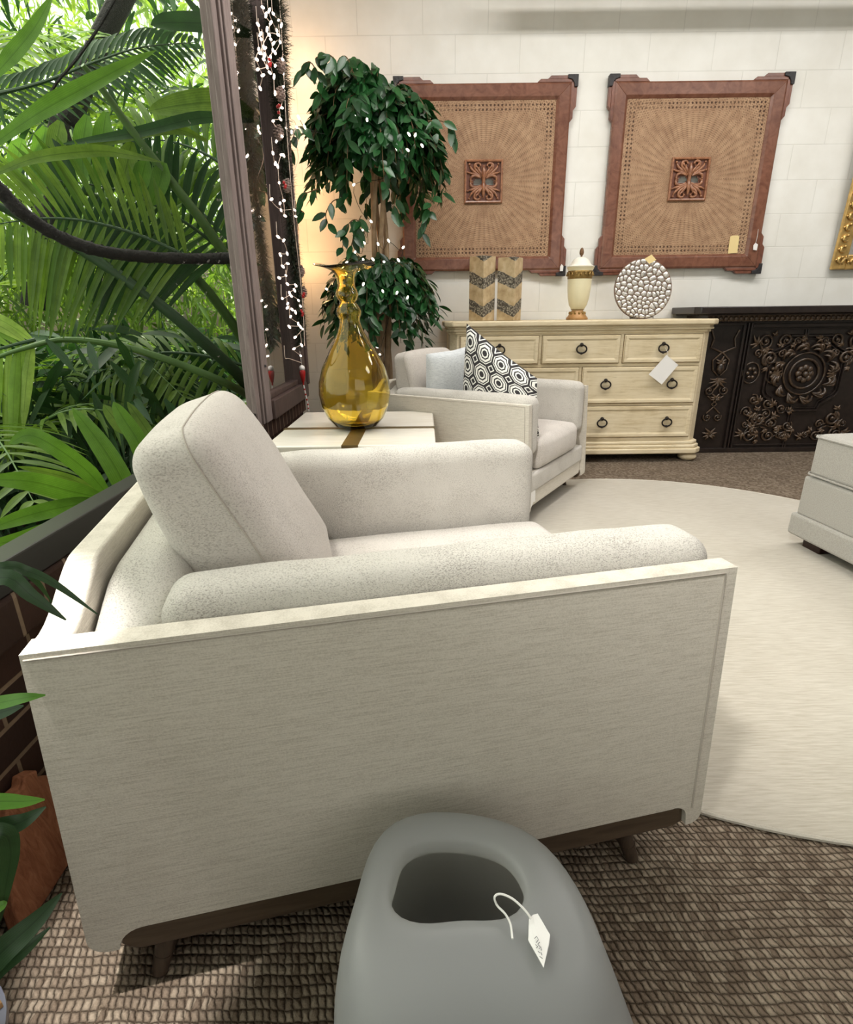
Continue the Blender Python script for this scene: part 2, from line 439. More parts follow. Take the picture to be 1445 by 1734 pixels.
def make_chair(name, label, loc, rz, scale=None):
    t = thing(name, label, 'armchair', loc, rz, None, scale)
    HL, HW, HA = .5157, .48, .64
    flare = lambda u, z: u * (1 + .05 * (HA - z) / .54)
    # side panels: rectangle with a long rounded cut-out at the foot, slightly wider at the bottom
    out = [(-HL, HA), (-HL, .125)] + arc2(-HL + .03, .13, .03, 180, 270, 5) + [(-.475, .1)] + arc2(-.438, .102, .036, 180, 90, 6)
    out += [(.0, .137), (.455, .137)] + arc2(.458, .112, .026, 90, 0, 6) + [(.486, .088)] + arc2(HL - .025, .113, .025, 270, 360, 5) + [(HL, HA)]
    for sgn in (-1, 1):
        y0, y1 = (-HW, -HW + .038) if sgn < 0 else (HW - .038, HW)
        b = MB().prism(out, y0, y1, lambda u, v, w: (flare(u, v), w, v))
        p = b.build('side_panel', M['linen'], t, bevel=.007, seg=3)
        # piped seam framing the outside face
        yo = -HW - .0008 if sgn < 0 else HW + .0008
        sm = MB(); iu = HL - .022; iz = HA - .008
        pts = [(flare(-HL + .004, iz), yo, iz)] + [(flare(-HL + (2 * HL - .026) * i / 12, iz), yo, iz) for i in range(1, 13)] + [(flare(iu, iz - .5 * i / 10), yo, iz - .5 * i / 10) for i in range(11)]
        sm.tube(pts, .0017, 5); sm.build('seam', M['seam'], p)
        b = MB()
        yr0, yr1 = (-HW + .012, -HW + .05) if sgn < 0 else (HW - .05, HW - .012)
        rout = arc2(-.445, .108, .034, 270, 90, 8) + arc2(.462, .108, .034, 90, -90, 8)
        b.prism(rout, yr0, yr1, lambda u, v, w: (flare(u, v), w, v)); b.build('base_rail', M['railwood'], t, bevel=.004)
    # shaped back panel: low at the corners, S curve up to a straight top
    def topz(y):
        q = HW - abs(y)
        e = max(0, min(1, (q - .05) / .15)); return HA + .012 * min(1, q / .04) * 0 + .056 * (e * e * (3 - 2 * e))
    ys = [-HW + .036 + (2 * HW - .072) * i / 48 for i in range(49)]
    out = [(y, topz(y)) for y in ys] + [(HW - .036, .1), (-HW + .036, .1)]
    MB().prism(out, -HL, -HL + .046, lambda u, v, w: (w - .05 * (HA - v) / .54 * .5, u, v)).build('back_panel', M['linen'], t, bevel=.007, seg=3)
    # padded lining of the back
    def fb(p, q):
        z = p.z; c = (1 - q.y ** 2) 
        x = p.x + (.02 * (1 - q.y ** 4) * (1 - q.z ** 2) if q.x > 0 else 0)
        zz = z + (topz(p.y) - .016 - .66) * max(0, q.z)
        return (x, p.y, zz)
    MB().rbox((.115, 2 * HW - .09, .26), .045, 22, fb).build('back_pad', M['chen'], t, loc=(-.408, 0, .53), angle=180)
    # bolster pads inside the arms
    for sgn in (-1, 1):
        def fa(p, q, sgn=sgn):
            w = noise.noise(Vector((p.x * 7, sgn * 3.1, p.z * 6))) * .004
            return (p.x, p.y + w, p.z + .010 * (1 - q.y ** 2) * max(0, q.z) * (1 - q.x ** 6) + w)
        ar = MB().rbox((.885, .125, .29), .04, 26, fa).build('arm_pad', M['chen'], t, loc=(.073, sgn * (HW - .104), .520), angle=180)
        zt = .13; yy = .0625 - .008
        pts = [(-.425 + .85 * i / 24, -sgn * (yy - .012) * -1, .1345) for i in range(25)]
        MB().tube([(-.40 + .80 * i / 24, sgn * .0635 + noise.noise(Vector(((-.40 + .80 * i / 24) * 7, sgn * 3.1, .62))) * .004, .108) for i in range(25)], .0018, 5).build('seam', M['seam'], ar)
    # seat
    def fs(p, q):
        return (p.x + (.02 * (1 - q.z ** 2) * (1 - q.y ** 4) if q.x > 0 else 0), p.y, p.z + .014 * (1 - q.x ** 2) * (1 - q.y ** 2) * (1 if q.z > 0 else 0) + noise.noise(p * 6) * .004)
    MB().rbox((.90, .615, .165), .04, 20, fs).build('seat_cushion', M['velvet'], t, loc=(.075, 0, .365), angle=180)
    MB().box(-.47, .505, -HW + .04, HW - .04, .145, .285).build('seat_frame', M['linen'], t, bevel=.012, seg=3)
    fr = MB().rbox((.034, .88, .10), .014, 16).build('front_rail', M['chen'], t, loc=(.508, 0, .235), angle=180)
    MB().box(.485, .515, -HW + .036, HW - .036, .102, .19).build('apron', M['linen'], t, bevel=.012, seg=3)
    for (x, y) in ((-.46, -.46), (.418, -.46), (-.46, .46), (.418, .46)):
        b = MB(); sg = 1 if y > 0 else -1; sx = 1 if x > 0 else -1
        top = Vector((x - sx * .03, y - sg * .03, .10)); bot = Vector((x, y, 0.004))
        mid = top.lerp(bot, .66)
        b.tube([top, mid, bot], [.021, .0155, .012], 14)
        lg = b.build('leg', M['legwood'], t, angle=50)
        MB().tube([mid.lerp(bot, .1), bot + Vector((0, 0, -.002))], [.0157, .0128], 14).build('leg_tip', M['brass'] if False else M['legwood'], lg)
    return t

ANG = math.radians(12.7156)
CH_O = Vector((-.504, .586, 0)) + .51565 * Vector((math.cos(ANG), math.sin(ANG), 0)) + .48 * Vector((-math.sin(ANG), math.cos(ANG), 0))
chair = make_chair('armchair', 'large pale linen armchair seen side on, standing nearest, holding a tilted box cushion', CH_O, ANG)
chair2 = copy_tree(chair)
chair2.location = (.324, 3.207, 0); chair2.rotation_euler = (0, 0, -.578); chair2.scale = (.916, .916, .979)
chair2['label'] = 'pale linen armchair farther back holding the black and white patterned pillow, before the dresser'
for o in (chair, chair2): o['group'] = 'pale linen armchairs'

def inchair(c, p):            # a point of a chair's own frame, in the room
    m = Matrix.Translation(c.location) @ Matrix.Rotation(c.rotation_euler.z, 4, 'Z') @ Matrix.Diagonal((*c.scale, 1))
    return m @ Vector(p)

# loose box cushion: a tapered slab bent over a four point profile, y is its width
def box_cushion(name, label, cat, chairo, prof, y0, y1, mat, sag=.02, seam=True, group=None, seed=1):
    bt, ft, fb_, bb = [Vector((p[0], 0, p[1])) for p in prof]       # back-top, front-top, front-bottom, back-bottom
    cx = sum((p[0] for p in prof)) / 4; cy = (y0 + y1) / 2
    org = inchair(chairo, (cx, cy, min(p[1] for p in prof)))
    t = thing(name, label, cat, org, chairo.rotation_euler.z, group, tuple(chairo.scale))
    base = Vector((cx, 0, min(p[1] for p in prof)))
    W = (y1 - y0)
    def fn(p, q):
        u = (q.x + 1) / 2; v = (q.z + 1) / 2
        P = (bb * (1 - u) + fb_ * u) * (1 - v) + (bt * (1 - u) + ft * u) * v
        nb = (ft - bt + fb_ - bb).normalized()
        puff = sag * (1 - q.y ** 2) * (1 - q.z ** 2) * (1 if q.x > 0 else -.4)
        P = P + nb * puff * (abs(q.x))
        P.z += .012 * (1 - q.y ** 2) * max(0, q.z) 
        w = noise.noise(Vector((p.x * 6 + seed, p.y * 5, p.z * 5))) * .007
        P += nb * w
        y = q.y * W / 2 * (1 + .03 * (1 - q.z ** 2)) + noise.noise(Vector((p.x * 7, seed, p.z * 6))) * .006
        return (P.x - base.x, y, P.z - base.z)
    MB().rbox((.2, W, .48), .05, 24, fn).build('cover', mat, t, angle=180)
    if seam:
        sm = MB()
        for ux in (.5,):
            L = []; r = .05; hy, hz = W / 2, .24; e = .001
            path = [(-hy - e, -.2 + (.39 - r + .05) * i / 10) for i in range(11)]
            path += [(-hy + r - (r + e) * math.cos(i * PI / 12), hz - r + (r + e) * math.sin(i * PI / 12)) for i in range(7)]
            path += [(-hy + r + (2 * hy - 2 * r) * i / 10, hz + e) for i in range(11)]
            path += [(hy - r + (r + e) * math.sin(i * PI / 12), hz - r + (r + e) * math.cos(i * PI / 12)) for i in range(7)]
            path += [(hy + e, hz - r - (.39 - r) * i / 10) for i in range(11)]
            for (y, z) in path: L.append(fn(Vector((ux * .1, y, z)), Vector((ux, y / hy, z / hz))))
            sm.tube(L, .0013, 5)
        sm.build('seam', M['seam'], t)
    return t
box_cushion('back_cushion', 'thick square pale back cushion leaning tilted in the nearest armchair', 'cushion', chair,
            [(-.425, .835), (-.305, .872), (-.095, .47), (-.315, .462)], -.275, .275, M['velvet'], .03)
box_cushion('back_cushion', 'grey back cushion in the farther armchair, beside the amber vase', 'cushion', chair2,
            [(-.43, .84), (-.30, .86), (-.20, .47), (-.36, .465)], -.365, .15, M['velvet'], .03, seed=5)

def throw_pillow(name, label, cat, A, B, C, D, thick, mat, n=26, group=None):
    # four corners (world): A top, B, D, C round; a puffed pillow between them with pinched edges
    A, B, C, D = map(Vector, (A, B, C, D)); o = (A + B + C + D) / 4; o.z = min(A.z, B.z, C.z, D.z)
    t = thing(name, label, cat, o, 0, group)
    nrm = ((B - A).cross(C - A) + (D - B).cross(A - B)).normalized()
    def mk(sg):
        def fn(u, v):
            pu = u + .0; 
            P = A * (1 - u) * (1 - v) + B * u * (1 - v) + C * (1 - u) * v + D * u * v
            x, y = 2 * u - 1, 2 * v - 1
            h = thick / 2 * (max(0, (1 - x ** 2) * (1 - y ** 2)) ** .42)
            c = (A + B + C + D) / 4
            pin = 1 - .05 * (1 - abs(x) * abs(y)) * (max(abs(x), abs(y)) ** 3)
            P = c + (P - c) * pin
            return P + nrm * h * sg - o
        return fn
    b = MB(); b.grid(mk(1), n, n); g = MB().grid(mk(-1), n, n)
    b.add(g.v, [tuple(reversed(f)) for f in g.f], None)
    k = len(g.f); off = len(b.f) - k
    for i, f in enumerate(g.f): b.uv[off + i] = list(reversed(g.uv[i]))
    cov = b.build('cover', mat, t, angle=180)
    e = MB(); L = []
    f0 = mk(0)
    for i in range(n): L.append(f0(i / n, 0))
    for i in range(n): L.append(f0(1, i / n))
    for i in range(n): L.append(f0(1 - i / n, 1))
    for i in range(n): L.append(f0(0, 1 - i / n))
    return t, cov, [Vector(p) for p in L]

def m_ogee():
    a = N('black_white_ogee'); uv = a.n('ShaderNodeTexCoord').outputs['UV']
    s = a.sep(a.mapping(uv, (4.3, 4.3, 1), (0, 0, 0)))
    row = a.math('FLOOR', s[1])
    def cell(du, dv):
        x = a.math('SUBTRACT', a.math('FRACT', a.math('ADD', s[0], du)), .5); y = a.math('SUBTRACT', a.math('FRACT', a.math('ADD', s[1], dv)), .5)
        ax, ay = a.math('ABSOLUTE', x), a.math('ABSOLUTE', y)
        dia = a.math('ADD', ax, ay)
        return a.math('MAXIMUM', a.math('MAXIMUM', ax, ay), a.math('MULTIPLY', dia, .72)), dia
    d, dia = cell(0, 0); _, dia2 = cell(.5, .5)
    # rings: dark diamond, white, dark, white, dark outline
    c = a.ramp(d, [(.0, (0, 0, 0)), (.13, (1, 1, 1)), (.20, (0, 0, 0)), (.265, (1, 1, 1)), (.36, (0, 0, 0)), (.41, (1, 1, 1)), (.45, (0, 0, 0))], 'CONSTANT')
    k = a.math('LESS_THAN', dia2, .2); k2 = a.math('LESS_THAN', dia2, .13)
    c = a.mix(k, c, (1, 1, 1)); c = a.mix(k2, c, (0, 0, 0))
    c = a.mix(c, srgb(62, 60, 62), srgb(238, 236, 230))
    f = a.noise(a.coord(), 260, 3)
    return a.done(a.bsdf(c, .9, 0, a.bump(f, .3, .003), .1))
M['ogee'] = m_ogee()
M['cable'] = linen('ribbed_white_knit', srgb(226, 229, 232), srgb(186, 190, 196), (10, 60, 60), bump=.6)
ic = lambda x, y, z: inchair(chair2, (x, y, z))
throw_pillow('throw_pillow', 'black and white octagon patterned throw pillow standing up in the farther armchair', 'pillow',
             ic(.015, -.235, 1.005), ic(.47, -.275, .745), ic(.0, -.27, .465), ic(.50, -.275, .455), .16, M['ogee'])
throw_pillow('throw_pillow', 'white ribbed throw pillow squeezed between the grey cushion and the patterned pillow', 'pillow',
             ic(-.19, -.34, .85), ic(.02, -.08, .90), ic(-.22, -.33, .47), ic(-.02, -.06, .475), .13, M['cable'])
# ------------------------------------------------------------------ rug, table, ottoman
def m_rug():
    a = N('pale_wool_rug'); co = a.coord()
    f = a.noise(a.mapping(co, (5, 60, 5), (0, 0, -.5)), 3, 4, .65); g = a.noise(co, 2.2, 3)
    k = a.math('ADD', a.math('MULTIPLY', f, .7), a.math('MULTIPLY', g, .3))
    c = a.ramp(k, [(.3, srgb(168, 160, 146)), (.6, srgb(194, 188, 176)), (.8, srgb(202, 197, 187))])
    return a.done(a.bsdf(c, .95, 0, a.bump(f, .25, .004), .1, Sheen_Weight=.2))
M['rug'] = m_rug()
t = thing('round_rug', 'large round pale wool rug lying on the brown woven carpet', 'rug', (1.1, 2.14, 0))
MB().lathe([(1.325, .0005), (1.325, .006), (1.318, .009), (0, .009)], 120, cap0=False, cap1=False).build('pile', M['rug'], t)
MB().tube([(1.328 * math.cos(2 * PI * i / 120), 1.328 * math.sin(2 * PI * i / 120), .006) for i in range(120)], .0055, 6, closed=True).build('bound_edge', plain('rug_binding', srgb(190, 184, 172), .9, bump=.3, bs=200), t)

M['tabletop'] = wood('whitewashed_wood', srgb(228, 220, 206), srgb(240, 235, 225), .22, (1.2, 10, 10), 4, .5, bump=.03)
M['inlay'] = plain('bronze_inlay', srgb(118, 100, 66), .35, .6, .08)
t = thing('side_table', 'low square whitewashed side table with bronze cross inlay under the amber vase', 'table', (-.3, 2.55, 0))
TX0, TX1, TY0, TY1, TZ = -.335, .34, -.42, .39, .55
top = MB().box(TX0, TX1, TY0, TY1, TZ - .055, TZ).build('table_top', M['tabletop'], t, bevel=.006)
il = MB(); il.box(-.03, .035, TY0 - .001, TY1 + .001, TZ - .02, TZ + .0012); il.build('inlay_strip', M['inlay'], top, smooth=False)
il = MB(); il.box(TX0 - .001, TX1 + .001, -.085, -.045, TZ - .02, TZ + .0018); il.build('inlay_strip', M['inlay'], top, smooth=False)
MB().box(TX0 + .04, TX1 - .04, TY0 + .04, TY1 - .04, .12, TZ - .055).build('body', M['tabletop'], t, bevel=.005)
for x in (TX0 + .07, TX1 - .07):
    for y in (TY0 + .07, TY1 - .07):
        MB().tube([(x, y, .13), (x, y, 0)], [.025, .016], 12).build('leg', M['tabletop'], t)

def m_grey():
    a = N('grey_upholstery'); co = a.coord(); f = a.noise(co, 240, 3, .7)
    c = a.ramp(f, [(.3, srgb(150, 147, 140)), (.7, srgb(178, 175, 168))])
    return a.done(a.bsdf(c, .9, 0, a.bump(f, .3, .003), .15, Sheen_Weight=.2))
M['grey'] = m_grey()
M['darkwood'] = wood('dark_espresso_wood', srgb(44, 26, 22), srgb(64, 40, 34), .4)
OT = thing('ottoman', 'big grey upholstered ottoman with dark wooden block feet at the edge of the rug', 'ottoman', (1.68, 2.37, .009), math.radians(6))
OW, OD = 1.05, 1.25
oc = (OW / 2, -OD / 2, 0)
def fo(p, q): return (p.x, p.y, p.z + (.012 * (1 - q.x ** 2) * (1 - q.y ** 2) if q.z > 0 else 0))
cu = MB().rbox((OW - .01, OD - .01, .19), .03, 18, fo).build('cushion', M['grey'], OT, loc=(oc[0], oc[1], .425), angle=180)
pts = []
for z in (.507, .343):
    sm = MB(); x0, x1, y0, y1 = -.0, OW, -OD, 0
    sm.tube([(x0 + .02, y0, z), (x1 - .02, y0, z), (x1, y0 + .02, z), (x1, y1 - .02, z), (x1 - .02, y1, z), (x0 + .02, y1, z), (x0, y1 - .02, z), (x0, y0 + .02, z)], .004, 6, closed=True)
    sm.build('piping', M['grey'], OT)
MB().box(0, OW, -OD, 0, .15, .33).build('base', M['grey'], OT, bevel=.012, seg=3)
MB().box(-.015, OW + .015, -OD - .015, .015, .055, .155).build('skirt_band', M['grey'], OT, bevel=.012, seg=3)
for x in (.04, OW - .13):
    for y in (-.13, -OD + .04): MB().box(x, x + .1, y, y + .1, 0, .058).build('foot', M['darkwood'], OT, bevel=.004)

# ------------------------------------------------------------------ dresser
def m_limed():
    a = N('limed_distressed_wood'); co = a.coord()
    g = a.noise(a.mapping(co, (1.2, 14, 14)), 5, 5, .6, .8); p = a.noise(co, 4, 4, .6)
    k = a.math('ADD', a.math('MULTIPLY', g, .5), a.math('MULTIPLY', p, .5))
    c = a.ramp(k, [(.3, srgb(180, 160, 124)), (.48, srgb(214, 198, 166)), (.7, srgb(228, 215, 188))])
    q = a.noise(a.mapping(co, (1, 6, 9)), 7, 6, .7)
    c = a.mix(a.ramp(q, [(.64, (0, 0, 0)), (.76, (.6, .6, .6))]), c, srgb(134, 114, 78))
    return a.done(a.bsdf(c, .6, 0, a.bump(g, .12, .004), .3))
M['limed'] = m_limed()
M['gap_shade'] = plain('limed_wood_gap_shade', srgb(120, 98, 66), .7, var=.2)
M['iron'] = plain('dark_iron', srgb(36, 30, 27), .45, .5)
D = thing('dresser', 'wide limed wood dresser with seven drawers and dark ring pulls against the block wall', 'dresser', (1.065, 3.95, 0))
HWD = .905; YF = 0.0; YBK = .52
def canted(hw, yf, yb, c): return [(-hw, yb), (-hw, yf + c), (-hw + c, yf), (hw - c, yf), (hw, yf + c), (hw, yb)]
zf = lambda u, v, w: (u, v, w)
MB().prism(canted(HWD - .012, .0, YBK, .05), .14, .93, zf).build('carcass', M['limed'], D, bevel=.004)
b = MB()
for (z0, z1, e) in ((.898, .915, -.004), (.915, .93, .008), (.93, .945, .004)): b.prism(canted(HWD + e, -.012 - e, YBK, .05), z0, z1, zf)
b.build('cornice', M['limed'], D, bevel=.004)
b = MB(); b.prism(canted(HWD + .026, -.04, YBK, .055), .945, .982, zf); b.build('dresser_top', M['limed'], D, bevel=.01, seg=3)
b = MB()
for (z0, z1, e) in ((.062, .10, .03), (.10, .125, .018), (.125, .15, .008)): b.prism(canted(HWD + e, -.012 - e, YBK, .055), z0, z1, zf)
b.build('plinth', M['limed'], D, bevel=.008, seg=3)
for x in (-.86, .86):
    for y in (.04, .45):
        MB().lathe([(.03, .062), (.045, .056), (.06, .04), (.066, .026), (.058, .012), (.04, .004), (.034, .0)], 20, (x, y, 0)).build('bun_foot', M['limed'], D)
def ring_pull(par, x, z, y):
    b = MB()
    b.tube([(x + .034 * math.cos(2 * PI * i / 20), y - .012, z - .002 + .027 * math.sin(2 * PI * i / 20)) for i in range(20)], .0052, 8, closed=True)
    b.sphere((x, y - .010, z + .027), .010, 10, 6, (1.2, 1, 1)); b.sphere((x, y - .012, z - .029), .0085, 10, 6, (1.3, 1, 1))
    for k in (-1, 1): b.sphere((x + k * .012, y - .012, z - .026), .0065, 8, 5)
    b.lathe([(0, 0), (.013, 0), (.013, .004), (0, .006)], 12, (0, 0, 0))
    for i in range(len(b.v) - 48, len(b.v)):
        vx, vy, vz = b.v[i]; b.v[i] = (x + vx, y - vz, z + .027 + vy)
    b.build('ring_handle', M['iron'], par)
def drawer(x0, x1, z0, z1, handles, name='drawer'):
    y = -.012
    b = MB().box(x0, x1, y, .05, z0, z1)
    # a bead round the edge and a fielded (bevelled) middle
    dr = b.build('drawer', M['limed'], D, bevel=.003)
    e = .022; b = MB()
    o = [(x0 + .006, z0 + .006), (x1 - .006, z0 + .006), (x1 - .006, z1 - .006), (x0 + .006, z1 - .006)]
    i1 = [(x0 + e, z0 + e), (x1 - e, z0 + e), (x1 - e, z1 - e), (x0 + e, z1 - e)]
    i2 = [(x0 + e + .012, z0 + e + .012), (x1 - e - .012, z0 + e + .012), (x1 - e - .012, z1 - e - .012), (x0 + e + .012, z1 - e - .012)]
    vs = [(p[0], y - .001, p[1]) for p in o] + [(p[0], y - .008, p[1]) for p in o] + [(p[0], y - .008, p[1]) for p in i1] + [(p[0], y - .003, p[1]) for p in i2]
    fs = []
    for r in range(3):
        for k in range(4): fs.append((r * 4 + k, r * 4 + (k + 1) % 4, (r + 1) * 4 + (k + 1) % 4, (r + 1) * 4 + k))
    fs.append((12, 13, 14, 15))
    b.add(vs, fs); b.build('fielded_front', M['limed'], dr, smooth=False)
    g = MB(); w = .0035  # dark strips painted for the shade in the gap round the drawer
    for (a0, a1, c0, c1) in ((x0 - w, x1 + w, z1, z1 + w), (x0 - w, x1 + w, z0 - w, z0), (x0 - w, x0, z0, z1), (x1, x1 + w, z0, z1)): g.box(a0, a1, -.003, .01, c0, c1)
    g.build('shadow_gap', M['gap_shade'], dr, smooth=False)
    for (hx, hz) in handles: ring_pull(dr, hx, hz, y - .006)
for (x0, x1) in ((-.822, -.288), (-.262, .268), (.296, .826)): drawer(x0, x1, .70, .884, [((x0 + x1) / 2, .797)])
for (x0, x1, h) in ((-.822, .0, (-.66, -.19)), (.026, .826, (.19, .65))):
    drawer(x0, x1, .424, .672, [(q, .557) for q in h])
    drawer(x0, x1, .182, .403, [(q, .29) for q in h])

# ------------------------------------------------------------------ things on the dresser
ZD = .983
def m_stone():
    a = N('chevron_stone'); co = a.coord(); s = a.sep(co)
    zz = a.math('SUBTRACT', s[2], a.math('MULTIPLY', a.math('ADD', a.math('ADD', s[0], s[1]), .128), .42))
    zz = a.math('ADD', zz, a.math('MULTIPLY', a.noise(co, 25, 2), .02))
    fr = a.math('FRACT', a.math('DIVIDE', a.math('ADD', zz, .145), .178))
    band = a.math('LESS_THAN', fr, .40)
    n1 = a.noise(co, 14, 5, .6); tan = a.ramp(n1, [(.3, srgb(160, 136, 100)), (.55, srgb(192, 170, 134)), (.75, srgb(206, 188, 158))])
    v = a.n('ShaderNodeTexVoronoi'); a.l(co, v.inputs['Vector']); v.inputs['Scale'].default_value = 95
    peb = a.ramp(v.outputs['Distance'], [(.15, srgb(176, 168, 150)), (.6, srgb(78, 72, 64))])
    c = a.mix(band, tan, peb)
    return a.done(a.bsdf(c, .65, 0, a.bump(a.math('MULTIPLY', v.outputs['Distance'], band), .5, .004), .3))
M['stone'] = m_stone()
for (x, y, w, rz, h, lab) in ((.405, 4.16, .128, 45, .415, 'square tan stone pillar with pebbled chevrons, left of the pair on the dresser'),
                              (.597, 4.16, .128, 57, .405, 'square tan stone pillar with pebbled chevrons, right of the pair on the dresser')):
    b = MB(); q = w / 2
    b.box(-q, q, -q, q, 0, h)
    t = thing('stone_pillar', lab, 'candle pillar', (x, y, ZD), math.radians(rz), 'chevron stone pillars on the dresser')
    M_ = b.build('shaft', M['stone'], t, bevel=.003)
    M_.rotation_euler.z = 0
    MB().lathe([(0, 0), (.028, 0), (.028, .003), (.024, .004), (.02, .001), (0, .001)], 16, (0, 0, h)).build('candle_well', M['iron'], t)
# lidded urn
M['cream'] = plain('cream_ceramic', srgb(232, 222, 186), .3, var=.05, vs=10)
M['cream2'] = plain('cream_ceramic_lid', srgb(236, 232, 220), .35)
M['gilt'] = plain('aged_gilt', srgb(150, 122, 72), .4, .7, .25, 60)
M['urnfoot'] = plain('brown_gilt_foot', srgb(168, 126, 78), .4, .2, .2, 40)
t = thing('lidded_urn', 'tall cream ceramic urn with a domed lid and gilt band on the dresser', 'urn', (1.065, 4.1, ZD))
MB().lathe([(.04, .0), (.074, 0), (.074, .012), (.066, .02), (.05, .045), (.038, .062)], 32).build('foot', M['urnfoot'], t)
MB().lathe([(.036, .06), (.042, .066), (.06, .095), (.072, .14), (.078, .20), (.08, .25), (.08, .31), (.086, .325), (.09, .333), (.088, .337), (.0, .337)], 36, cap1=False).build('body', M['cream'], t)
b = MB().lathe([(.0805, .262), (.083, .266), (.083, .31), (.0805, .314)], 36, cap0=False, cap1=False)
for i in range(18):
    a = 2 * PI * i / 18
    pts = [(.085 * math.cos(a + d), .085 * math.sin(a + d), .288 + .016 * math.sin(8 * d)) for d in [k * .04 for k in range(10)]]
    b.tube(pts, .004, 5); b.sphere((.086 * math.cos(a), .086 * math.sin(a), .288), .008, 6, 5)
b.build('relief_band', M['gilt'], t)
b = MB().lathe([(.0465, .068), (.044, .064)], 24, cap0=False, cap1=False)
for i in range(12):
    a = 2 * PI * i / 12; b.sphere((.052 * math.cos(a), .052 * math.sin(a), .043), .009, 6, 5, (1, 1, 1.3))
b.build('foot_relief', M['gilt'], t)
ld = MB().lathe([(.092, .337), (.092, .342), (.078, .346), (.066, .356), (.058, .372), (.046, .386), (.026, .396), (.012, .40), (.0, .401)], 32, cap1=False).build('lid', M['cream2'], t)
b = MB().lathe([(.007, .398), (.006, .408), (.012, .414), (.015, .424), (.014, .438), (.009, .452), (0, .458)], 14, cap1=False)
b.build('finial', plain('brown_pinecone_knob', srgb(110, 78, 48), .55, var=.3, vs=90, bump=.6, bs=120), ld)
# mosaic plate on a wire stand : Voronoi pebbles cut by half planes
def voronoi_cells(pts, rad, nseg=36):
    cells = []
    for i, p in enumerate(pts):
        poly = [(rad * math.cos(2 * PI * k / nseg), rad * math.sin(2 * PI * k / nseg)) for k in range(nseg)]
        for j, q in enumerate(pts):
            if i == j: continue
            dx, dy = q[0] - p[0], q[1] - p[1]
            if dx * dx + dy * dy > (rad * .9) ** 2: continue
            mx, my = (p[0] + q[0]) / 2, (p[1] + q[1]) / 2
            out = []
            for k in range(len(poly)):
                a, c = poly[k], poly[(k + 1) % len(poly)]
                da = (a[0] - mx) * dx + (a[1] - my) * dy; dc = (c[0] - mx) * dx + (c[1] - my) * dy
                if da <= 0: out.append(a)
                if (da < 0 < dc) or (dc < 0 < da):
                    s_ = da / (da - dc); out.append((a[0] + (c[0] - a[0]) * s_, a[1] + (c[1] - a[1]) * s_))
            poly = out
            if len(poly) < 3: break
        if len(poly) >= 3: cells.append(poly)
    return cells
PR = .198
rr = random.Random(3); pts = []
for k in range(6000):
    a, q = rr.uniform(0, 2 * PI), PR * math.sqrt(rr.random()); p = (q * math.cos(a), q * math.sin(a))
    if all((p[0] - s_[0]) ** 2 + (p[1] - s_[1]) ** 2 > (.021 + .012 * ((len(pts) * 7) % 5 == 0)) ** 2 for s_ in pts): pts.append(p)
t = thing('mosaic_plate', 'round silver pebble mosaic plate upright on a small stand on the dresser', 'plate', (1.525, 4.12, ZD + .0))
TILT = Matrix.Rotation(math.radians(-10), 4, 'X')
def pl(u, v, w): return tuple(TILT @ Vector((u, -w, v + .20)))
b = MB(); b.prism([(PR * 1.01 * math.cos(2 * PI * k / 64), PR * 1.01 * math.sin(2 * PI * k / 64)) for k in range(64)], -.010, .002, pl)
b.build('dish', plain('bronze_plate', srgb(120, 98, 84), .35, .6), t)
b = MB()
for poly in voronoi_cells(pts, PR):
    cx = sum(p[0] for p in poly) / len(poly); cy = sum(p[1] for p in poly) / len(poly)
    # smooth the outline, shrink, dome
    n = len(poly); sm = []
    for k in range(n):
        a, c = poly[k], poly[(k + 1) % n]
        sm.append((a[0] * .75 + c[0] * .25, a[1] * .75 + c[1] * .25)); sm.append((a[0] * .25 + c[0] * .75, a[1] * .25 + c[1] * .75))
    n = len(sm); vs = []
    for (sc_, w) in ((.90, .001), (.86, .006), (.66, .0095)):
        vs += [pl(cx + (p[0] - cx) * sc_, cy + (p[1] - cy) * sc_, w) for p in sm]
    vs.append(pl(cx, cy, .0105))
    fs = []
    for r in range(2):
        for k in range(n): fs.append((r * n + k, r * n + (k + 1) % n, (r + 1) * n + (k + 1) % n, (r + 1) * n + k))
    for k in range(n): fs.append((2 * n + k, 2 * n + (k + 1) % n, 3 * n))
    b.add(vs, fs)
b.build('pebble_mosaic', plain('silver_shell', srgb(208, 204, 198), .25, .55, .12, 30), t, angle=60)
b = MB()
for k in (-1, 1):
    b.tube([(k * .06, -.055, .004), (k * .06, -.05, .022), (k * .06, -.03, .012), (k * .06, .06, .006), (k * .06, .075, .10)], .004, 6)
b.tube([(-.06, .06, .006), (.06, .06, .006)], .004, 6)
b.build('wire_stand', plain('grey_wire', srgb(120, 116, 110), .4, .7), t)

